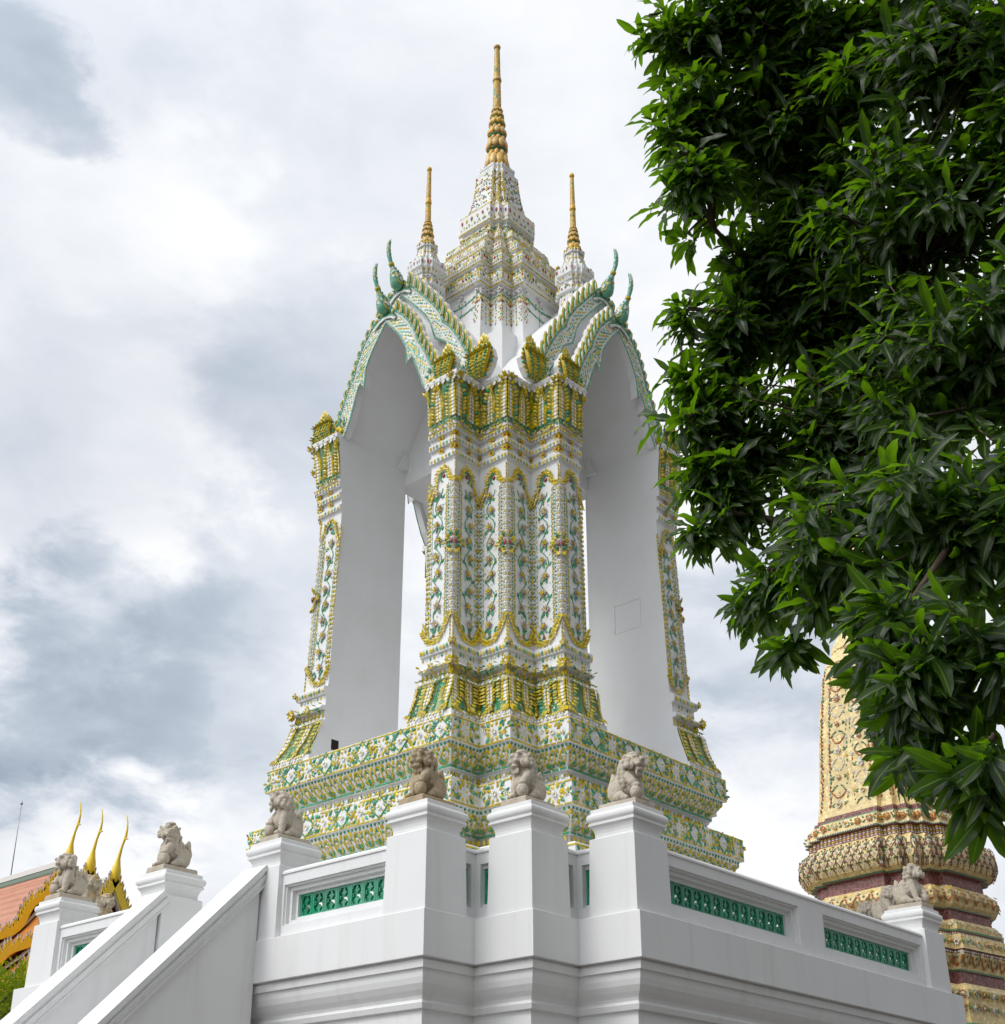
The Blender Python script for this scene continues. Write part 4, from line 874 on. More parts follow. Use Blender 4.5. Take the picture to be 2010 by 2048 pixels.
# ------------------------------------------------------------------ stone guardian lions on the piers
def lion_mesh(name, head_yaw, head_pitch, ball_side, seed, chunk=0.):
    """seated lion facing +X, plinth underside at z = 0; one carved body"""
    rnd = random.Random(seed); m = MB(); Z = .085
    def ell(c, r, rot=None):
        R = np.eye(3) if rot is None else np.array(Matrix.Rotation(rot[1], 3, rot[0]))
        m.stamp(BALL2, [FM((c[0], c[1], c[2]+Z), R[:,0], R[:,1], R[:,2], *r)], 0, True)
    def limb(pts, rad):
        for (a, b), (r0, r1) in zip(zip(pts[:-1], pts[1:]), zip(rad[:-1], rad[1:])):
            n = 6
            for k in range(n+1):
                f = k/n; p = [a[i]*(1-f)+b[i]*f for i in range(3)]; r = r0*(1-f)+r1*f; ell(p, (r, r, r))
    ell((-.10,0,.13),(.13,.12,.13)); ell((-.03,0,.21),(.13,.115,.16),('Y',-.5)); ell((.06,0,.25),(.115,.115,.16)); ell((.09,0,.20),(.10,.095,.12))
    for s in (-1, 1):
        ell((-.09,.105*s,.125),(.115,.065,.125)); ell((-.02,.125*s,.06),(.10,.05,.055)); ell((.06,.125*s,.032),(.06,.048,.036))
        for k in range(3): ell((.105,.125*s+(k-1)*.028,.026),(.022,.014,.022))
        if s == ball_side:
            limb([(.09,.085*s,.27),(.17,.10*s,.20),(.20,.085*s,.165)], [.062,.05,.042]); ell((.205,.085*s,.078),(.075,.075,.078)); ell((.215,.085*s,.155),(.055,.05,.032))
        else:
            limb([(.09,.085*s,.27),(.135,.095*s,.15),(.155,.095*s,.05)], [.068,.052,.044]); ell((.185,.095*s,.03),(.06,.05,.036))
            for k in range(3): ell((.235,.095*s+(k-1)*.028,.024),(.02,.015,.022))
    # tail curls up the back
    limb([(-.20,0,.10),(-.235,.01,.20),(-.20,.02,.30),(-.215,.02,.36)], [.04,.05,.045,.02])
    for k in range(5): ell((-.215+.02*rnd.random(),.03*(k-2)*.6,.2+.03*k),(.03,.02,.05))
    # head group
    c, s_ = math.cos(head_yaw), math.sin(head_yaw); cp, sp = math.cos(head_pitch), math.sin(head_pitch); H0 = (.10, 0, .405)
    RH = np.array(Matrix.Rotation(head_yaw, 3, 'Z') @ Matrix.Rotation(-head_pitch, 3, 'Y'))
    def he(p, r, rot=None):
        q = RH @ np.array(p); R2 = RH if rot is None else RH @ np.array(Matrix.Rotation(rot[1], 3, rot[0]))
        m.stamp(BALL2, [FM((H0[0]+q[0], H0[1]+q[1], H0[2]+q[2]+Z), R2[:,0], R2[:,1], R2[:,2], *r)], 0, True)
    he((0,0,.03),(.115,.112,.105)); he((.09,0,.01),(.075,.085,.06)); he((.125,0,.025),(.045,.075,.045)); he((.10,0,-.065),(.065,.065,.026))     # skull, muzzle, jaw
    he((.165,0,.045),(.026,.042,.024))
    for s in (-1, 1):
        he((.155,.026*s,.035),(.018,.018,.014)); he((.10,.052*s,.085),(.045,.036,.022)); he((.115,.05*s,.06),(.026,.024,.022)); he((.13,.055*s,-.012),(.04,.034,.026))
        he((-.01,.115*s,.06),(.035,.022,.05),('X',-.5*s)); he((.05,.095*s,-.02),(.05,.03,.05))
        for k in range(3): he((.125-.02*k,.05*s,-.038),(.010,.009,.018))
    he((.02,0,.125),(.085,.075,.03)); he((-.07,0,.10),(.06,.07,.05))
    # mane: rows of curls round the head, down the neck and chest
    for k in range(9):
        a = math.pi*(k/8)-.0
        for j, (x, rr) in enumerate(((.02,.125),(-.04,.135),(-.09,.115))):
            y, z = rr*math.cos(a), rr*math.sin(a)*.85-.02; q = .034*(1+.2*rnd.uniform(-1,1)); he((x+.01*rnd.uniform(-1,1), y, z),(q,q,q))
    for row in range(5):
        for k in range(7):
            a = (k-3)/3*1.9; z = .36-.045*row; r = .135-.006*row; q = .030*(1+.25*rnd.uniform(-1,1)); ell((.03+.11*math.cos(a)*.9-.02*row*.2, r*math.sin(a), z),(q,q,q*1.15))
    for k in range(6): he((.10-.01*(k % 2), (k-2.5)*.022, -.105-.015*(k % 2)),(.018,.015,.032))       # beard
    body = m.mesh(name, [M_STONE]); to = bpy.data.objects.new('temporary', body); COL.objects.link(to)
    rm = to.modifiers.new('r', 'REMESH'); rm.mode = 'VOXEL'; rm.voxel_size = .0075
    sm = to.modifiers.new('s', 'SMOOTH'); sm.factor = .5; sm.iterations = 1
    tx = bpy.data.textures.new(name+'_chisel', 'CLOUDS'); tx.noise_scale = .035; tx.noise_depth = 2
    dp = to.modifiers.new('d', 'DISPLACE'); dp.texture = tx; dp.strength = .012; dp.mid_level = .5
    dg = bpy.context.evaluated_depsgraph_get(); me = bpy.data.meshes.new_from_object(to.evaluated_get(dg))
    bpy.data.objects.remove(to); me.name = name; me.materials.clear(); me.materials.append(M_STONE)
    for p in me.polygons: p.use_smooth = True
    return me
BALL2 = sphere_tpl(14, 9)
def plinth_mesh():
    m = MB(); r = random.Random(5)
    rings = []
    for z, k in ((0, 1.0), (.02, 1.01), (.075, 1.0), (.088, .965)):
        rings.append([(x*k+r.uniform(-.004,.004), y*k+r.uniform(-.004,.004), z) for x, y in [(-.275,-.20),(0,-.205),(.275,-.20),(.28,0),(.275,.20),(0,.203),(-.275,.20),(-.278,0)]])
    m.loft(rings); return m.mesh('lion_plinth', [M_STONE])
PLM = plinth_mesh()
LM = {}
def lion(key, yaw, kw, label, scale=1.0, z=6.496, stone=None):
    k = tuple(sorted(kw.items()))
    if k not in LM: LM[k] = lion_mesh('stone_lion', **kw)
    t = thing('stone_lion', label, 'lion statue', (*PC[key], z), yaw, 'stone lions seated on the terrace piers')
    b = bpy.data.objects.new('body', LM[k]); COL.objects.link(b); b.parent = t; b.scale = (scale, scale, scale*1.14)
    p = bpy.data.objects.new('plinth', PLM); COL.objects.link(p); p.parent = t; p.scale = (scale,)*3
    if stone:
        for q in (b, p): q.material_slots[0].link = 'OBJECT'; q.material_slots[0].material = stone
    return t
A = dict(head_yaw=.15, head_pitch=-.05, ball_side=1, seed=1); B = dict(head_yaw=-.25, head_pitch=.12, ball_side=1, seed=2)
Cc = dict(head_yaw=.0, head_pitch=.05, ball_side=-1, seed=3); D = dict(head_yaw=1.15, head_pitch=-.12, ball_side=1, seed=4)
Ee = dict(head_yaw=-1.9, head_pitch=.15, ball_side=1, seed=5); G_ = dict(head_yaw=-.75, head_pitch=.45, ball_side=-1, seed=6)
pi = math.pi
lion('P1', pi, A, "brownest stone lion, paw on a ball, left of the near corner's three piers", 1.08, stone=M_STONB)
lion('P2', pi, B, "pale lion holding a round ball, on the middle of the near corner's three piers", 1.06)
lion('P3', -pi/2, Cc, "lion facing away to the right, on the right of the near corner's three piers", 1.06)
lion('S1', pi, G_, 'stone lion with head thrown back, on the pier ending the nearer stair wall', 1.05)
lion('S2', pi, D, 'shaggy stone lion against open sky, on the pier ending the farther stair wall', 1.12)
lion('F1', pi, dict(head_yaw=-.5, head_pitch=.1, ball_side=-1, seed=8), 'grey stone lion on the leftmost pier, in front of the gilt temple gables', 1.12)
lion('F2', -pi/2, D, 'ochre-stained lion half hidden behind the grey lion of the leftmost pier', 1.05, stone=M_STONO)
lion('F3', -pi/2, A, 'lion rump just above the coping, right of the ochre-stained lion', 1.0, stone=M_STONO)
lion('E1', -pi/2, Ee, 'flowing-maned stone lion on the pier at the right end of the terrace', 1.1)
lion('E2', -pi/2, A, "stone lion showing over the coping just behind the right end pier's lion", 1.0)
lion('E3', -pi/2, B, 'farthest stone lion by the right end, only its back above the coping', 1.0)
# ------------------------------------------------------------------ yellow tiled chedi behind the right end of the terrace
def mosaic_mat(name, base, joint, scale, spots):
    m = bpy.data.materials.new(name); m.use_nodes = True; nt = m.node_tree; N, L = nt.nodes, nt.links; b = N['Principled BSDF']
    b.inputs['Roughness'].default_value = .38; tc = N.new('ShaderNodeTexCoord'); v = N.new('ShaderNodeTexVoronoi'); v.inputs['Scale'].default_value = scale; L.new(tc.outputs['Object'], v.inputs['Vector'])
    v2 = N.new('ShaderNodeTexVoronoi'); v2.feature = 'DISTANCE_TO_EDGE'; v2.inputs['Scale'].default_value = scale; L.new(tc.outputs['Object'], v2.inputs['Vector'])
    hs = N.new('ShaderNodeHueSaturation'); hs.inputs['Color'].default_value = (*base, 1); sp = N.new('ShaderNodeSeparateColor'); L.new(v.outputs['Color'], sp.inputs[0])
    mr = N.new('ShaderNodeMapRange'); L.new(sp.outputs[0], mr.inputs['Value']); mr.inputs['To Min'].default_value = .72; mr.inputs['To Max'].default_value = 1.18; L.new(mr.outputs[0], hs.inputs['Value'])
    mx = N.new('ShaderNodeMix'); mx.data_type = 'RGBA'; lt = N.new('ShaderNodeMath'); lt.operation = 'LESS_THAN'; lt.inputs[1].default_value = .045; L.new(v2.outputs['Distance'], lt.inputs[0])
    L.new(lt.outputs[0], mx.inputs['Factor']); L.new(hs.outputs[0], mx.inputs['A']); mx.inputs['B'].default_value = (*joint, 1)
    n = N.new('ShaderNodeTexNoise'); n.inputs['Scale'].default_value = 1.6; n.inputs['Detail'].default_value = 5; L.new(tc.outputs['Object'], n.inputs['Vector'])
    m3 = N.new('ShaderNodeMapRange'); L.new(n.outputs['Fac'], m3.inputs['Value']); m3.inputs['From Min'].default_value = .48; m3.inputs['From Max'].default_value = .8; m3.inputs['To Max'].default_value = .6
    m2 = N.new('ShaderNodeMix'); m2.data_type = 'RGBA'; L.new(m3.outputs[0], m2.inputs['Factor']); L.new(mx.outputs['Result'], m2.inputs['A']); m2.inputs['B'].default_value = (*spots, 1)
    L.new(m2.outputs['Result'], b.inputs['Base Color']); bp = N.new('ShaderNodeBump'); bp.inputs['Strength'].default_value = .35; bp.inputs['Distance'].default_value = .01; L.new(v2.outputs['Distance'], bp.inputs['Height']); L.new(bp.outputs[0], b.inputs['Normal'])
    return m
M_CRM = mosaic_mat('cream_mosaic', (.80, .64, .31), (.58, .44, .19), 9, (.68, .50, .20))
M_MAR = mosaic_mat('maroon_tile', (.21, .065, .055), (.34, .20, .16), 7, (.11, .04, .03))
M_ORA = mat('orange_glaze', (.40, .12, .03), .3, .5, island=.3); M_FGR = mat('sage_glaze', (.10, .22, .12), .35, .5, island=.35)
M_FWH = mat('flower_white_glaze', (.66, .64, .58), .35, .5, island=.2); M_FYE = mat('flower_yellow_glaze', (.62, .42, .06), .35, .5, island=.3)
CX, CY = 36.27, 16.86
ched = thing('chedi', 'cream and maroon tiled chedi with flower mosaics beyond the right end of the terrace', 'stupa', (CX, CY, 0), math.radians(-8.5))
cpl = lambda h: plan(h, .52*h, .80*h)
def cpl3(h):     # plan with two redents at each corner
    q = [(-1,-.46),(-.90,-.46),(-.90,-.66),(-.80,-.66),(-.80,-.80),(-.66,-.80),(-.66,-.90),(-.46,-.90),(-.46,-1)]
    q = [(x*h, y*h) for x, y in q]
    return q + [(-x, y) for x, y in q[::-1]] + [(-x, -y) for x, y in q] + [(x, -y) for x, y in q[::-1]]
CK = 1/1.05      # silhouette half-width to plan half-width
CB = [(12.36,1.90),(12.5,1.86),(12.9,1.80),(13.5,1.74),(14.24,1.69),(15.0,1.63),(15.55,1.58),(16.2,1.50),(16.76,1.43),(17.1,1.36),(17.3,1.27),(17.33,1.30),(17.5,1.22),(17.8,1.05),(17.85,1.08),(18.1,1.0),(18.4,.85)]
CT = [  # (z, half width, material) tiers below the bell, top to bottom
 (12.36,1.96,1),(12.22,1.98,1),(12.2,2.04,3),(12.16,2.06,3),(12.14,2.12,0),(11.80,2.22,0),(11.78,2.26,3),(11.73,2.26,3),(11.71,2.15,1),(11.45,2.17,1),(11.42,2.22,0),(11.25,2.40,0),(11.0,2.48,0),(10.75,2.47,0),(10.55,2.36,0),(10.45,2.22,3),(10.40,2.20,3),(10.38,2.05,1),(10.05,2.07,1),
 (10.03,2.16,3),(9.98,2.2,0),(9.85,2.36,0),(9.7,2.40,0),(9.5,2.30,0),(9.42,2.2,3),(9.38,2.2,3),(9.36,2.14,1),(9.10,2.16,1),(9.08,2.25,3),(9.0,2.28,0),(8.9,2.40,0),(8.8,2.38,3),(8.75,2.38,3),(8.72,2.34,1),(8.66,2.34,1),(8.64,2.46,0),(8.25,2.54,0),(8.22,2.50,1),(8.14,2.48,1),(8.1,2.46,0),(7.9,2.34,0),(7.75,2.30,3),(7.70,2.30,3),(7.68,2.26,1),(7.38,2.28,1),
 (7.36,2.40,3),(7.30,2.42,0),(7.2,2.5,0),(6.95,2.45,0),(6.6,2.42,0),(6.35,2.46,3),(6.28,2.48,3),(6.26,2.44,1),(6.12,2.46,1),(6.1,2.56,3),(6.0,2.60,0),(5.5,2.66,0),(5.4,2.7,1),(4.8,2.7,0),(4.0,2.9,0),(2.5,3.0,0),(2.4,3.3,1),(0.,3.5,0)]
tprof = lerp_prof([(z, h) for z, h, _ in CT]); cbprof = lerp_prof(CB)
m = MB(); m.loft([[(x, y, z) for x, y in cpl3(h)] for z, h in CB]); bell = m.build('bell', [M_CRM], ched)
m = MB(); R_ = [[(x, y, z) for x, y in cpl3(h)] for z, h, _ in CT]
for i in range(len(CT)-1): m.loft([R_[i], R_[i+1]], CT[i][2] if (CT[i+1][2] == 3 or CT[i][2] == CT[i+1][2]) else CT[i+1][2], cap=False)
tier = m.build('tiers', [M_CRM, M_MAR, M_CRM, M_FGR], ched)
m = MB(); pr = [(18.3,.86),(18.35,.95),(18.6,.9)]
for k in range(16): z = 18.6+.3*k; r = .8-.037*k; pr += [(z, r*.86), (z+.08, r), (z+.2, r), (z+.28, r*.84)]
pr += [(23.5,.16),(25.5,.07),(26.2,.03)]; m.lathe(pr, (0, 0), 20); m.build('ringed_spire', [M_CRM], ched)
class CF(Facet):
    def __init__(s, a, b, pr): s.a, s.b, s.pr = np.array(a), np.array(b), pr; d = s.b-s.a; s.r = np.array([*(d/np.linalg.norm(d)), 0])
    def ends(s, z): h = s.pr(z); return s.a*h, s.b*h
def cfacets(pr):
    u = cpl3(1); n = len(u); out = []
    for i in range(n):
        fc = CF(u[i], u[(i+1) % n], pr); nn = np.cross(fc.r, (0,0,1))
        if nn @ np.array([-.72,-.69,0]) > .2: out.append(fc)
    return out
class OrnC(Orn):
    def build(s, name, parent): return s.mb.build(name, [M_FYE, M_FGR, M_FWH, M_ORA, M_MAR], parent)
o = OrnC()
def sun_flower(fc, d, z, R, c1, c2):
    for k in range(9): o.put(fc, d, z, FLAKE, R*.55, R, c1, rot=2*pi*k/9, tilt=.25, lift=.02)
    o.put(fc, d, z, BEAD, R*1.05, R*1.05, c2, lift=.04); o.put(fc, d, z, BEAD, R*.55, R*.55, 0 if c2 else 3, lift=.07)
FC = cfacets(tprof)
for fc in FC:
    W = fc.W(12)
    n = max(1, int(round(W/.42)))
    for k in range(n):
        d = W*(k+.5)/n; sun_flower(fc, d, 11.97, .13, (3, 0, 2, 3)[k % 4], (0, 2, 0)[k % 3])
        for s in (-1, 1):
            o.put(fc, d+s*.14, 11.9, FLAKE, .07, .15, 1, rot=-s*.9); o.put(fc, d+s*.17, 12.02, FLAKE, .06, .12, 1, rot=s*.7); o.put(fc, d+s*.2, 11.95, BEAD, .07, .07, random.choice((0, 3)))
    o.row(fc, 12.30, 0, W, .13, DIAM, .09, .07, [4]); o.row(fc, 11.76, 0, W, .085, BEAD, .05, .05, [2], lift=.01)
    nd = max(1, int(round(W/.13)))
    for k in range(nd):
        for q in range(4): o.put(fc, W*(k+.5)/nd, 11.49+.06*q, PILLOW, .07, .045, 0 if q % 2 else 2, lift=.005)
    # rows of overlapping lotus scales outlined in maroon
    W = fc.W(11); n = max(1, int(round(W/.30)))
    for row in range(3):
        zz = 10.55+.25*row
        for k in range(n+1):
            d = W*(k+.5*(row % 2))/n
            if d > W+.01 or d < -.01: continue
            d = min(max(d, .01), W-.01)
            hw = min(.15, d+.08, W-d+.08)
            for s in (-1, 1):
                p = [(d+s*hw*.95, zz), (d+s*hw, zz+.12), (d+s*hw*.6, zz+.24), (d+s*.01, zz+.33)]
                p = [(min(max(x, 0), W), z_) for x, z_ in p]
                o.path(fc, p, .06, PILLOW, .026, .06, 4, lift=.006)
                o.put(fc, min(max(d+s*.05, 0), W), zz+.14, FLAKE, .07, .10, 1, rot=-s*.6)
            o.flower(fc, d, zz+.09, .062, 6, 2, random.choice((0, 3)), .01); o.put(fc, d, zz+.21, FLAKE, .06, .09, 1)
    # garlands, flowers on the lower tiers
    for z0, typ in ((9.72, 0), (8.93, 1), (8.45, 2), (7.98, 0), (7.1, 2), (6.75, 2), (5.75, 2)):
        W = fc.W(z0); n = max(1, int(round(W/.42)))
        for k in range(n):
            d = W*(k+.5)/n
            if typ == 0:
                for s in (-1, 1): o.path(fc, [(min(max(d+s*.20, 0), W), z0+.12), (min(max(d+s*.10, 0), W), z0-.05), (d, z0-.12)], .05, FLAKE, .06, .09, 3, rot=0, tilt=.3, lift=.01)
                o.put(fc, d, z0+.03, FLAKE, .09, .10, 1); o.put(fc, d, z0-.15, FLAKE, .06, .08, 0); o.flower(fc, min(d+.2, W), z0+.17, .08, 7, random.choice((2, 2, 0)), 0, .02)
                o.put(fc, min(d+.2, W), z0+.02, FLAKE, .06, .14, 1, rot=pi)
            elif typ == 1:
                o.flower(fc, d, z0+.02, .09, 7, 2, 0, .02)
                for s in (-1, 1): o.put(fc, d+s*.09, z0-.01, FLAKE, .06, .10, random.choice((1, 3)), rot=-s*1.4)
            else:
                sun_flower(fc, d, z0, .11, random.choice((3, 2, 2)), random.choice((0, 2, 1)))
                for s in (-1, 1): 
                    o.put(fc, d+s*.12, z0-.06, FLAKE, .06, .13, 1, rot=-s*1.0); o.put(fc, d+s*.12, z0+.06, FLAKE, .06, .12, 1, rot=-s*2.2); o.flower(fc, min(max(d+s*.2, .02), W-.02), z0+random.uniform(-.12,.12), .055, 6, random.choice((2, 0)), 0, .01)
    for z0, mt in ((8.69, 2), (8.18, 2), (6.19, 2)): o.row(fc, z0, 0, fc.W(z0), .085, BEAD, .05, .05, [mt], lift=.008)
o.build('flower_mosaic', tier)
o = OrnC()
for fc in cfacets(cbprof):
    W0 = fc.W(14)
    if W0 > .8:
        for cx in (.25, .75) if W0 > 1.2 else (.5,):
            for z in np.arange(12.7, 17.0, .28):
                d = fc.W(z)*cx; q = int((z-12.7)/.28+.5+(2 if cx > .5 else 0)) % 6
                if q in (0, 3): sun_flower(fc, d, z, .10 if q else .135, random.choice((2, 1, 3)), random.choice((0, 2)))
                if q == 1:
                    for e in range(4): o.put(fc, d, z-.12+.07*e, BEAD, .07-.01*e, .07-.01*e, (2, 3, 2, 1)[e])
                for sg in (-1, 1):
                    wd = random.uniform(.8, 1.15)
                    if q in (1, 4): o.path(fc, [(d+sg*.03, z-.08), (d+sg*.12*wd, z-.02), (d+sg*.22*wd, z+.09)], .05, FLAKE, .06, .085, (3, 2)[q == 4], rot=.3*sg, tilt=.2, lift=.008)
                    if q in (2, 5): o.path(fc, [(d+sg*.03, z+.05), (d+sg*.13*wd, z), (d+sg*.22*wd, z-.10)], .05, FLAKE, .055, .08, (1, 2)[q == 5], rot=.3*sg, tilt=.2, lift=.008)
                    if q in (0, 3): o.put(fc, d+sg*.16, z-.04, FLAKE, .07, .14, 1, rot=-sg*1.1); o.put(fc, d+sg*.15, z+.07, FLAKE, .06, .12, 1, rot=-sg*2.0)
                    if q % 2: o.flower(fc, d+sg*.30, z+.05, .06, 6, random.choice((2, 2, 0)), 0, .01); o.put(fc, d+sg*.30, z-.02, FLAKE, .055, .13, random.choice((3, 1)), rot=pi)
                    else: o.put(fc, d+sg*.29, z, FLAKE, .05, .10, 1, rot=random.uniform(-.6, .6))
    for x in (.06, .94) if W0 > .3 else (.5,):
        for z in np.arange(12.65, 17.2, .12):
            o.put(fc, fc.W(z)*x, z, FLAKE, .07, .12, random.choice((3, 3, 4, 1)), rot=random.uniform(-.3,.3), tilt=.25)
            if int(z*100) % 3 == 0: o.flower(fc, fc.W(z)*x, z+.05, .055, 6, 2, 0, .02)
o.build('flower_mosaic', bell)

# ------------------------------------------------------------------ temple hall with tiered gables, far left
M_ROOF = mat('orange_roof_tile', (.52, .25, .16), .7, .3, [(1.2, 4, .4, .7, (.48, .19, .12), .6), (14, 3, .5, .8, (.64, .32, .20), .6)], (26, 5, .9, .05))
def tile_rows(m, sx, sy):       # courses of overlapping tiles, as relief
    nt = m.node_tree; N, L = nt.nodes, nt.links; b = N['Principled BSDF']; tc = N.new('ShaderNodeTexCoord'); br = N.new('ShaderNodeTexBrick'); mp = N.new('ShaderNodeMapping')
    mp.inputs['Rotation'].default_value = (math.radians(-90), 0, math.radians(90)); L.new(tc.outputs['Object'], mp.inputs[0]); L.new(mp.outputs[0], br.inputs['Vector']); br.inputs['Scale'].default_value = 1
    br.inputs['Brick Width'].default_value = sx; br.inputs['Row Height'].default_value = sy; br.inputs['Mortar Size'].default_value = .035; br.inputs['Mortar Smooth'].default_value = .6
    br.inputs['Color1'].default_value = (1,1,1,1); br.inputs['Color2'].default_value = (.7,.7,.7,1); br.inputs['Mortar'].default_value = (0,0,0,1)
    bp = N.new('ShaderNodeBump'); bp.inputs['Strength'].default_value = .8; bp.inputs['Distance'].default_value = .06; L.new(br.outputs['Color'], bp.inputs['Height']); L.new(bp.outputs[0], b.inputs['Normal'])
tile_rows(M_ROOF, .28, .30)
M_RGRN = mat('green_roof_tile', (.13, .17, .13), .7, .3, [(20, 3, .4, .7, (.20, .22, .17), .6)], (30, 3, .6, .03))
M_GILT = mat('gilt', (.92, .66, .04), .3, .6, [(5, 3, .45, .75, (.80, .52, .03), .5)], (18, 3, .25, .02))
M_MIR = mat('mirror_inlay', (.22, .21, .24), .25, .6, [(12, 2, .4, .7, (.34, .22, .20), .8)], island=.3)
M_MRED = mat('maroon_soffit', (.15, .02, .025), .6, .3); M_WALL = mat('hall_wall', (.70, .68, .64), .8, .2)
M_OPED = mat('orange_tile_strip', (.55, .20, .035), .5, .4, [(8, 3, .4, .7, (.46, .16, .03), .6)])
hall = thing('temple_hall', 'temple hall with orange tiled roof and three stepped gilt gables, far left', 'temple')
TX = 34.9
def slope_pts(zr, w1=5.2):      # concave Thai roof line: (half width, z)
    return [(0, zr), (.55, zr-1.05), (1.17, zr-1.98), (1.75, zr-2.75), (2.4, zr-3.45), (3.05, zr-4.1), (w1, zr-5.9)]
TI = [(60.0, 18.15, 92.0), (57.9, 17.40, 60.3), (55.6, 16.62, 58.2)]
m = MB(); m.box((TX-4.6, 59, 0), (TX+4.6, 91, 12.4)); m.build('wall', M_WALL, hall)
for gi, (y0, zr, y1) in enumerate(TI):
    pts = slope_pts(zr); W1 = 5.2
    for s in (-1, 1):
        rf = MB(); rings = []
        for y in (y0+.15, y1): rings.append([(TX+s*w, y, z) for w, z in pts] + [(TX+s*w, y, z-.22) for w, z in pts[::-1]])
        rf.loft(rings); ro = rf.build('roof', M_ROOF if gi == 0 else M_OPED, hall, fixn=True)
        if gi == 0:
            gb = MB(); q = [(0, zr), (.26, zr-.42)]
            gb.loft([[(TX+s*w, y, z+.03) for w, z in q] + [(TX+s*w, y, z-.04) for w, z in q[::-1]] for y in (y0+.2, y1-.1)]); gb.build('green_border', M_RGRN, ro, fixn=True)
    rd = MB(); rd.box((TX-.12, y0+.2, zr-.1), (TX+.12, y1-.05, zr+.16)); rd.build('ridge', M_WALL, hall)
    pd = MB(); pd.extrude([(-w, z-.3) for w, z in pts[::-1]] + [(w, z-.3) for w, z in pts[1:]], lambda p, t: (TX+p[0], y0+t, p[1]), .5, .7); pd.build('pediment', M_MRED, hall, fixn=True)
    for s in (-1, 1):
        bg = MB(); path = resample([(w, z) for w, z in pts], 60); out = []
        for k, (w, z) in enumerate(path):        # naga body: two waves below the straight head
            u = k/59; wave = .0 if u < .28 else .22*math.sin((u-.28)*2*math.pi/.36)*(1 if u < .98 else 0)
            out.append((w+wave*.75, z+wave*.45))
        prof = [(-.16,-.10),(.14,-.10),(.17,.0),(.14,.12),(-.16,.12)]
        rings = []
        for k, (w, z) in enumerate(out):
            a = out[max(k-1, 0)]; b = out[min(k+1, 59)]; t = unit([b[0]-a[0], b[1]-a[1]]); nx, nz = -t[1], t[0]
            if nz < 0: nx, nz = -nx, -nz
            rings.append([(TX+s*(w+nx*q), y0+d, z+nz*q+.05) for q, d in ((-.26,-.12),(.10,-.12),(.10,.12),(-.26,.12))])
        bg.loft(rings); bo = bg.build('bargeboard', M_GILT, hall, fixn=True)
        # hooked naga end
        hk = MB(); e = out[-1]; hk.tube([(TX+s*e[0], y0, e[1]), (TX+s*(e[0]+.35), y0, e[1]-.1), (TX+s*(e[0]+.55), y0, e[1]+.2), (TX+s*(e[0]+.5), y0, e[1]+.7)], [.2,.2,.15,.03], 8, 0); hk.build('naga_end', M_GILT, bo)
        fn_ = MB(); n = 40
        for k in range(n):
            u = (k+.5)/n; i = min(int(u*59), 58); w, z = out[i]; t = unit([out[i+1][0]-w, out[i+1][1]-z]); nx, nz = -t[1], t[0]
            if nz < 0: nx, nz = -nx, -nz
            up = unit([nx*.45-t[0]*.55, nz*.45-t[1]*.55+.35]); rt = [up[1], -up[0]]
            if gi == 0 and u > .98: continue
            for sc, d0, d1, mt in ((1., -.04, .04, 0), (.78, -.08, -.035, 1)):
                poly = [(w+nx*.08+rt[0]*a*.5*sc+up[0]*b*.5*sc, z+.05+nz*.08+rt[1]*a*.5*sc+up[1]*b*.5*sc) for a, b in ((-.16,0),(-.18,.4),(-.08,.75),(.06,1.0),(.06,.6),(.14,.25),(.15,0))]
                fn_.extrude([(s*a, b) for a, b in poly], lambda p, t_: (TX+p[0], y0+t_, p[1]), d0, d1, mt)
        fn_.build('flame_fins', [M_MIR, M_GILT], bo, fixn=True)
        wl = MB()      # white verge line, then the strip of tiles under the board
        for (q0, q1, d0, d1) in ((-.62,-.50,-.02,.25),):
            wl.loft([[(TX+s*(w+0), y0+d0, z+q0), (TX+s*w, y0+d1, z+q0), (TX+s*w, y0+d1, z+q1), (TX+s*w, y0+d0, z+q1)] for w, z in pts])
        wl.build('verge', M_WALL, bo, fixn=True)
    ch = MB()          # gilt chofa
    zz = zr+.02
    path = [(TX, y0-.02, zz-.22), (TX, y0-.03, zz+.05), (TX-.0, y0-.05, zz+.34), (TX, y0-.08, zz+.6), (TX, y0-.14, zz+.95), (TX, y0-.32, zz+1.5), (TX, y0-.55, zz+1.95), (TX, y0-.60, zz+2.3), (TX, y0-.56, zz+2.65), (TX, y0-.45, zz+2.95), (TX, y0-.42, zz+3.05)]
    ch.tube(path, [.10,.20,.24,.17,.09,.055,.065,.048,.036,.028,.01], 12, 0); ch.tube([(TX, y0-.5, zz+1.82), (TX, y0-.75, zz+1.80)], [.05,.03], 6, 0)
    ch.build('chofa', M_GILT, hall)
mast = MB(); mast.tube([(TX, 65.5, 18.25), (TX+.02, 65.5, 22.25)], [.03, .018], 6, 0); mast.lathe([(22.2,.015),(22.27,.085),(22.36,.03),(22.47,.005)], (TX+.02, 65.5), 8, 0)
tag(mast.build('lightning_rod', M_STEEL), 'thin grey lightning rod standing on the ridge of the temple roof, far left', 'lightning rod')
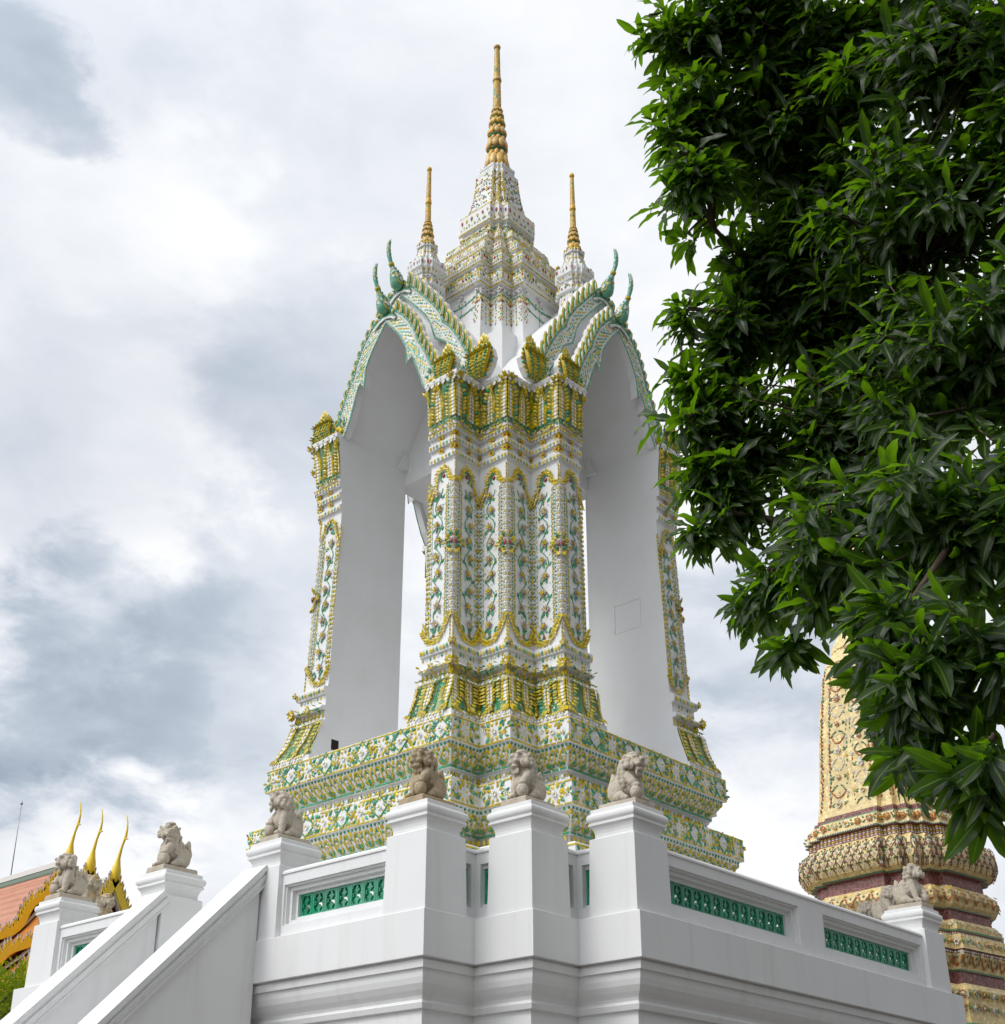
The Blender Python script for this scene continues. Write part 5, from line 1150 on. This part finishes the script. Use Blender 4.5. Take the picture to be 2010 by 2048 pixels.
# ------------------------------------------------------------------ mango tree leaning in from the right
from mathutils import noise as mnoise
def leaf_mat(name, base, base2, trans, rib, rough=.42):
    m = bpy.data.materials.new(name); m.use_nodes = True; nt = m.node_tree; N, L = nt.nodes, nt.links; b = N['Principled BSDF']; out = N['Material Output']
    g = N.new('ShaderNodeNewGeometry'); at = N.new('ShaderNodeAttribute'); at.attribute_name = 'rib'
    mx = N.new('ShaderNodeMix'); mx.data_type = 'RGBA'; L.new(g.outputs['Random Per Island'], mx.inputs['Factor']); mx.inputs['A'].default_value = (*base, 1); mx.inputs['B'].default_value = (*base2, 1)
    gt = N.new('ShaderNodeMapRange'); L.new(at.outputs['Fac'], gt.inputs['Value']); gt.inputs['From Min'].default_value = .86; gt.inputs['From Max'].default_value = .96
    m2 = N.new('ShaderNodeMix'); m2.data_type = 'RGBA'; L.new(gt.outputs[0], m2.inputs['Factor']); L.new(mx.outputs['Result'], m2.inputs['A']); m2.inputs['B'].default_value = (*rib, 1)
    L.new(m2.outputs['Result'], b.inputs['Base Color']); b.inputs['Roughness'].default_value = rough; b.inputs['Specular IOR Level'].default_value = .32
    t = N.new('ShaderNodeBsdfTranslucent'); t.inputs['Color'].default_value = (*trans, 1); ms = N.new('ShaderNodeMixShader'); ms.inputs[0].default_value = .30
    L.new(b.outputs[0], ms.inputs[1]); L.new(t.outputs[0], ms.inputs[2]); L.new(ms.outputs[0], out.inputs[0]); return m
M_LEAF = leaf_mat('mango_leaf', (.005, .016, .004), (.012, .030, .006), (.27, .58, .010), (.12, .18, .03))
M_BARK = mat('bark', (.075, .055, .042), .9, .2, [(9, 4, .4, .7, (.12, .09, .07), .6)], (22, 4, .6, .02))
def leaf_tpl(droop, fold, wav, seed):
    r = random.Random(seed); n = 8; v = []; f = []; val = []
    for k in range(n+1):
        u = k/n; w = .125*(math.sin(math.pi*min(1, u**.92)))**.62*(1-.12*u) if 0 < u < 1 else .004
        ang = -droop*u; y = math.sin(ang)/(-droop)*1.0 if droop else u; z = -(1-math.cos(ang))/droop if droop else 0
        wv = wav*math.sin(u*15+seed)*w
        v += [(-w, y, z+fold*w+wv), (-w*.5, y, z+fold*w*.45+wv*.4), (0, y, z), (w*.5, y, z+fold*w*.45-wv*.4), (w, y, z+fold*w-wv)]; val += [0, .5, 1, .5, 0]
    for k in range(n):
        for j in range(4): a = k*5+j; f.append((a, a+1, a+6, a+5))
    return tpl(v, f, val)
LT = [leaf_tpl(.5, .5, .25, 1), leaf_tpl(.9, .35, .45, 2), leaf_tpl(1.25, .45, .3, 3), leaf_tpl(.25, .6, .3, 4), leaf_tpl(.75, .2, .6, 5)]
tree = thing('mango_tree', 'big dark mango tree whose leafy boughs fill the right side', 'tree', (6.1, 1.55, 0))
TO = np.array([6.1, 1.55, 0.])
ct_, st_ = math.cos(PITCH), math.sin(PITCH)
FWD = np.array([math.cos(PHI)*ct_, math.sin(PHI)*ct_, st_]); RGT = np.array([math.sin(PHI), -math.cos(PHI), 0]); UPV = np.cross(RGT, FWD)
# foliage masses of the crown, with unseen canopy added to shade it: centre relative to the trunk's foot, and radius (metres)
MASSES = [
(-1.68,1.09,6.04,0.160,1.00,0.150), (-1.98,1.04,6.90,0.082,1.00,0.150), (-1.91,1.12,6.38,0.077,1.00,0.150), (-1.79,1.11,5.94,0.067,1.00,0.150), (-1.60,1.28,5.60,0.085,1.00,0.150),
(-1.53,1.31,4.43,0.064,1.00,0.150), (-1.46,1.13,4.07,0.062,1.00,0.150), (-1.62,0.86,3.75,0.051,1.00,0.150), (-1.35,0.95,5.94,0.123,1.00,0.150), (-2.00,1.12,7.06,0.062,1.00,0.150),
(-1.43,1.05,5.92,0.082,1.00,0.150), (-1.78,0.95,6.95,0.188,1.00,0.165), (-1.65,0.73,7.06,0.253,1.00,0.165), (-1.77,1.03,6.54,0.158,1.00,0.165), (-1.79,1.00,6.13,0.101,1.00,0.165),
(-1.84,1.07,6.09,0.100,1.00,0.165), (-1.39,0.87,6.63,0.311,1.00,0.165), (-1.29,0.46,6.84,0.435,1.00,0.165), (-1.41,-0.08,6.37,0.388,1.00,0.165), (-1.17,0.71,6.25,0.305,1.00,0.165),
(-1.46,-0.23,5.68,0.246,1.00,0.165), (-1.23,1.07,5.79,0.227,1.00,0.165), (-1.33,1.20,5.52,0.184,1.00,0.165), (-1.53,1.22,5.07,0.135,1.00,0.165), (-1.53,1.28,5.24,0.100,1.00,0.165),
(-0.99,0.87,5.70,0.357,1.00,0.165), (-1.21,0.25,5.76,0.395,1.00,0.165), (-1.27,1.18,4.94,0.213,1.00,0.165), (-1.39,1.20,4.60,0.143,1.00,0.165), (-1.53,1.25,4.77,0.100,1.00,0.165),
(-1.15,0.75,4.88,0.347,1.00,0.165), (-1.35,0.16,4.87,0.356,1.00,0.165), (-1.44,0.94,4.34,0.166,1.00,0.165), (-1.57,0.94,4.05,0.100,1.00,0.165), (-1.68,0.67,3.91,0.103,1.00,0.165),
(-1.70,0.44,4.04,0.222,1.00,0.165), (-1.84,0.04,3.88,0.255,1.00,0.165), (-1.75,0.70,3.73,0.100,1.00,0.165), (-2.26,0.15,3.44,0.106,1.00,0.165), (-2.24,-0.11,3.29,0.147,1.00,0.165),
(-2.30,0.05,3.16,0.100,1.00,0.165), (-2.30,-0.14,2.94,0.104,1.00,0.165), (-2.20,0.05,2.98,0.100,1.00,0.165), (-2.20,-0.03,2.84,0.100,1.00,0.165), (-1.55,-0.14,4.16,0.210,1.00,0.165),
(-1.46,-0.22,4.89,0.228,1.00,0.165), (-1.45,-0.52,6.09,0.268,1.00,0.165), (-2.24,-0.34,3.14,0.136,1.00,0.165), (-1.23,0.87,6.10,0.149,1.00,0.165), (-0.94,0.71,5.34,0.268,1.00,0.165),
(-2.02,0.25,3.11,0.100,1.00,0.165), (-2.09,0.31,3.39,0.100,1.00,0.165), (-0.54,-2.41,8.41,0.594,0.42,0.190), (1.44,-1.24,8.96,0.669,0.42,0.190), (-2.48,-3.48,6.87,0.710,0.42,0.190),  # the sparse masses from here on: out-of-view canopy added to block sky light
(1.94,-0.98,5.47,0.782,0.42,0.190), (1.53,-2.37,8.07,0.560,0.42,0.190), (1.76,-1.29,8.51,0.619,0.42,0.190), (-1.35,-0.87,9.14,0.697,0.42,0.190), (0.56,-1.48,6.09,0.735,0.42,0.190),
(-2.37,-1.20,8.67,0.635,0.42,0.190), (1.15,-2.57,7.49,0.743,0.42,0.190), (0.70,-2.39,8.31,0.567,0.42,0.190), (-2.70,-2.45,5.55,0.670,0.42,0.190), (2.18,-0.43,4.47,0.706,0.42,0.190),
(1.20,-2.96,6.16,0.583,0.42,0.190), (0.87,-2.45,8.87,0.678,0.42,0.190), (-3.22,-3.26,5.39,0.706,0.42,0.190), (2.37,-2.13,7.54,0.686,0.42,0.190), (2.29,-1.75,6.41,0.568,0.42,0.190),
(-2.96,-0.87,8.03,0.685,0.42,0.190), (0.80,-1.54,4.52,0.720,0.42,0.190), (2.06,-0.79,5.42,0.591,0.42,0.190), (-1.84,-1.53,8.11,0.628,0.42,0.190), (-0.92,-1.07,9.17,0.629,0.42,0.190),
(0.84,-3.10,7.21,0.734,0.42,0.190)
]
CR = np.array([0.2, .3, 4.4])      # heart of the crown
bough = MB(); leaves = [[] for _ in LT]; rr = random.Random(3)
trunk = MB(); trunk.tube([(.5,-.5,0),(.42,-.42,1.3),(.3,-.3,2.8),(.2,-.2,4.1)], [.34,.27,.24,.18], 14, 0); 
hub = np.array([.2, -.2, 4.0])
def twig(p0, p1, r0, r1, n=6, sag=.06):
    p0, p1 = np.array(p0), np.array(p1); L = np.linalg.norm(p1-p0); off = np.array([rr.gauss(0, .05), rr.gauss(0, .05), rr.gauss(.03, .05)])*L
    pts = [p0*(1-u)+p1*u+off*math.sin(math.pi*u)+np.array([0, 0, -sag*L*math.sin(math.pi*u)]) for u in (k/n for k in range(n+1))]
    bough.tube(pts, [r0*(1-u)+r1*u for u in (k/n for k in range(n+1))], 7, 0); return pts
NL = 0
cent = [np.array(q[:3]) for q in MASSES]; order = sorted(range(len(cent)), key=lambda i: np.linalg.norm(cent[i]-hub)); done = {}
for i_ in order:
    (mx_, my_, mz_, mr_, dens_, ls_) = MASSES[i_]; c = cent[i_]
    best = min(done, key=lambda k: np.linalg.norm(done[k][-1]-c)+.25*np.linalg.norm(done[k][-1]-hub)) if done else None
    if best is None or dens_ < 1 or np.linalg.norm(c-hub) < np.linalg.norm(done[best][-1]-c): main = twig(hub, c, .06 if dens_ == 1 else .014, .012 if dens_ == 1 else .006, 10, .02)
    else: main = twig(done[best][rr.randint(7, 10)], c, .017, .006, 10, .02)
    if dens_ == 1: done[i_] = main
    ns = max(8, int(250*dens_*(mr_/.42)**2))
    for k in range(ns):
        d = np.array([rr.gauss(0, 1), rr.gauss(0, 1), rr.gauss(0, 1)]); d /= np.linalg.norm(d); p = c + d*mr_*(abs(rr.gauss(0, .62))+.12 if k % 6 else rr.uniform(.95, 1.35))
        if mnoise.noise(Vector(p*2.6)) < -.27: continue
        outw = unit(unit(p-CR)*.8 + d*.5 + np.array([0, 0, .25]))
        if k % 2 == 0 and dens_ == 1: twig(main[min(10, 5+int(rr.random()*6))], p, .008, .0035, 5, .0)
        u3 = outw; a = unit(np.cross(u3, (0.2, .1, 1))); b = np.cross(u3, a); n = rr.randint(7, 12)
        for j in range(n):
            th = 2.4*j+rr.uniform(-.3, .3); el = .18+.75*(j/n)+rr.uniform(-.15, .15)      # inner leaves upright, outer spread
            dirv = unit((a*math.cos(th)+b*math.sin(th))*math.sin(el+.35)*1.2 + u3*math.cos(el+.35) + np.array([0, 0, -.35-.55*j/n]))
            side = unit(np.cross(dirv, u3+np.array([.001, 0, .3]))); nrm = np.cross(side, dirv); nrm = nrm if nrm[2] > -.2 else -nrm; side = np.cross(dirv, nrm)
            roll = rr.gauss(0, .35); s2 = side*math.cos(roll)+nrm*math.sin(roll); n2 = np.cross(s2, dirv)
            L = .92*ls_*rr.choice((rr.uniform(.5, .9), rr.uniform(.75, 1.2), rr.uniform(.9, 1.35))); q = rr.randrange(5)
            base = p - u3*.02*j/n*3 + dirv*.02
            leaves[q].append(FM(base, s2, dirv, n2, L*rr.uniform(.9, 1.25), L, L)); NL += 1
trunk.build('trunk', M_BARK, tree); bough.build('bough', M_BARK, tree)
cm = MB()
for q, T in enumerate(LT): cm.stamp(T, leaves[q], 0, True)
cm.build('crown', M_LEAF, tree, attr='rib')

# ------------------------------------------------------------------ bright bushy tree at the lower left edge
M_LEAF2 = leaf_mat('bright_leaf', (.09, .16, .010), (.15, .22, .012), (.45, .56, .015), (.13, .2, .02), .5)
SX, SY = 13.88, 27.86
t2 = thing('bushy_tree', 'bright yellow-green bushy tree beside the leftmost terrace pier', 'tree', (SX, SY, 0))
m = MB(); m.tube([(0,0,0),(.05,0,2),(0,.05,4),(0,0,6)], [.22,.17,.12,.05], 10, 0)
r2 = random.Random(9); lm = []; cl = []
for k in range(120):
    d = np.array([r2.gauss(0,1), r2.gauss(0,1), r2.gauss(0,1)]); d /= np.linalg.norm(d); c = np.array([0,0,5.33])+d*np.array([2.0,2.0,1.75])*(r2.random()**.35); cl.append(c)
    if k < 26: m.tube([(0,0,3.2+1.5*r2.random()), tuple(c*.5+np.array([0,0,2.4])), tuple(c)], [.06,.035,.01], 6, 0)
for c in cl:
    for j in range(170):
        d = np.array([r2.gauss(0,1), r2.gauss(0,1), r2.gauss(0,1)]); d /= np.linalg.norm(d); p = c+d*.36*(r2.random()**.5); v = unit(d+np.array([0,0,.4])); s = unit(np.cross(v, (r2.random(), .3, 1))); n = np.cross(s, v)
        L = r2.uniform(.06, .11); lm.append(FM(p, s, v, n, L*2.0, L, L))
m.build('trunk', M_BARK, t2); cm = MB(); cm.stamp(LT[0], lm, 0, True); cm.build('crown', M_LEAF2, t2, attr='rib')
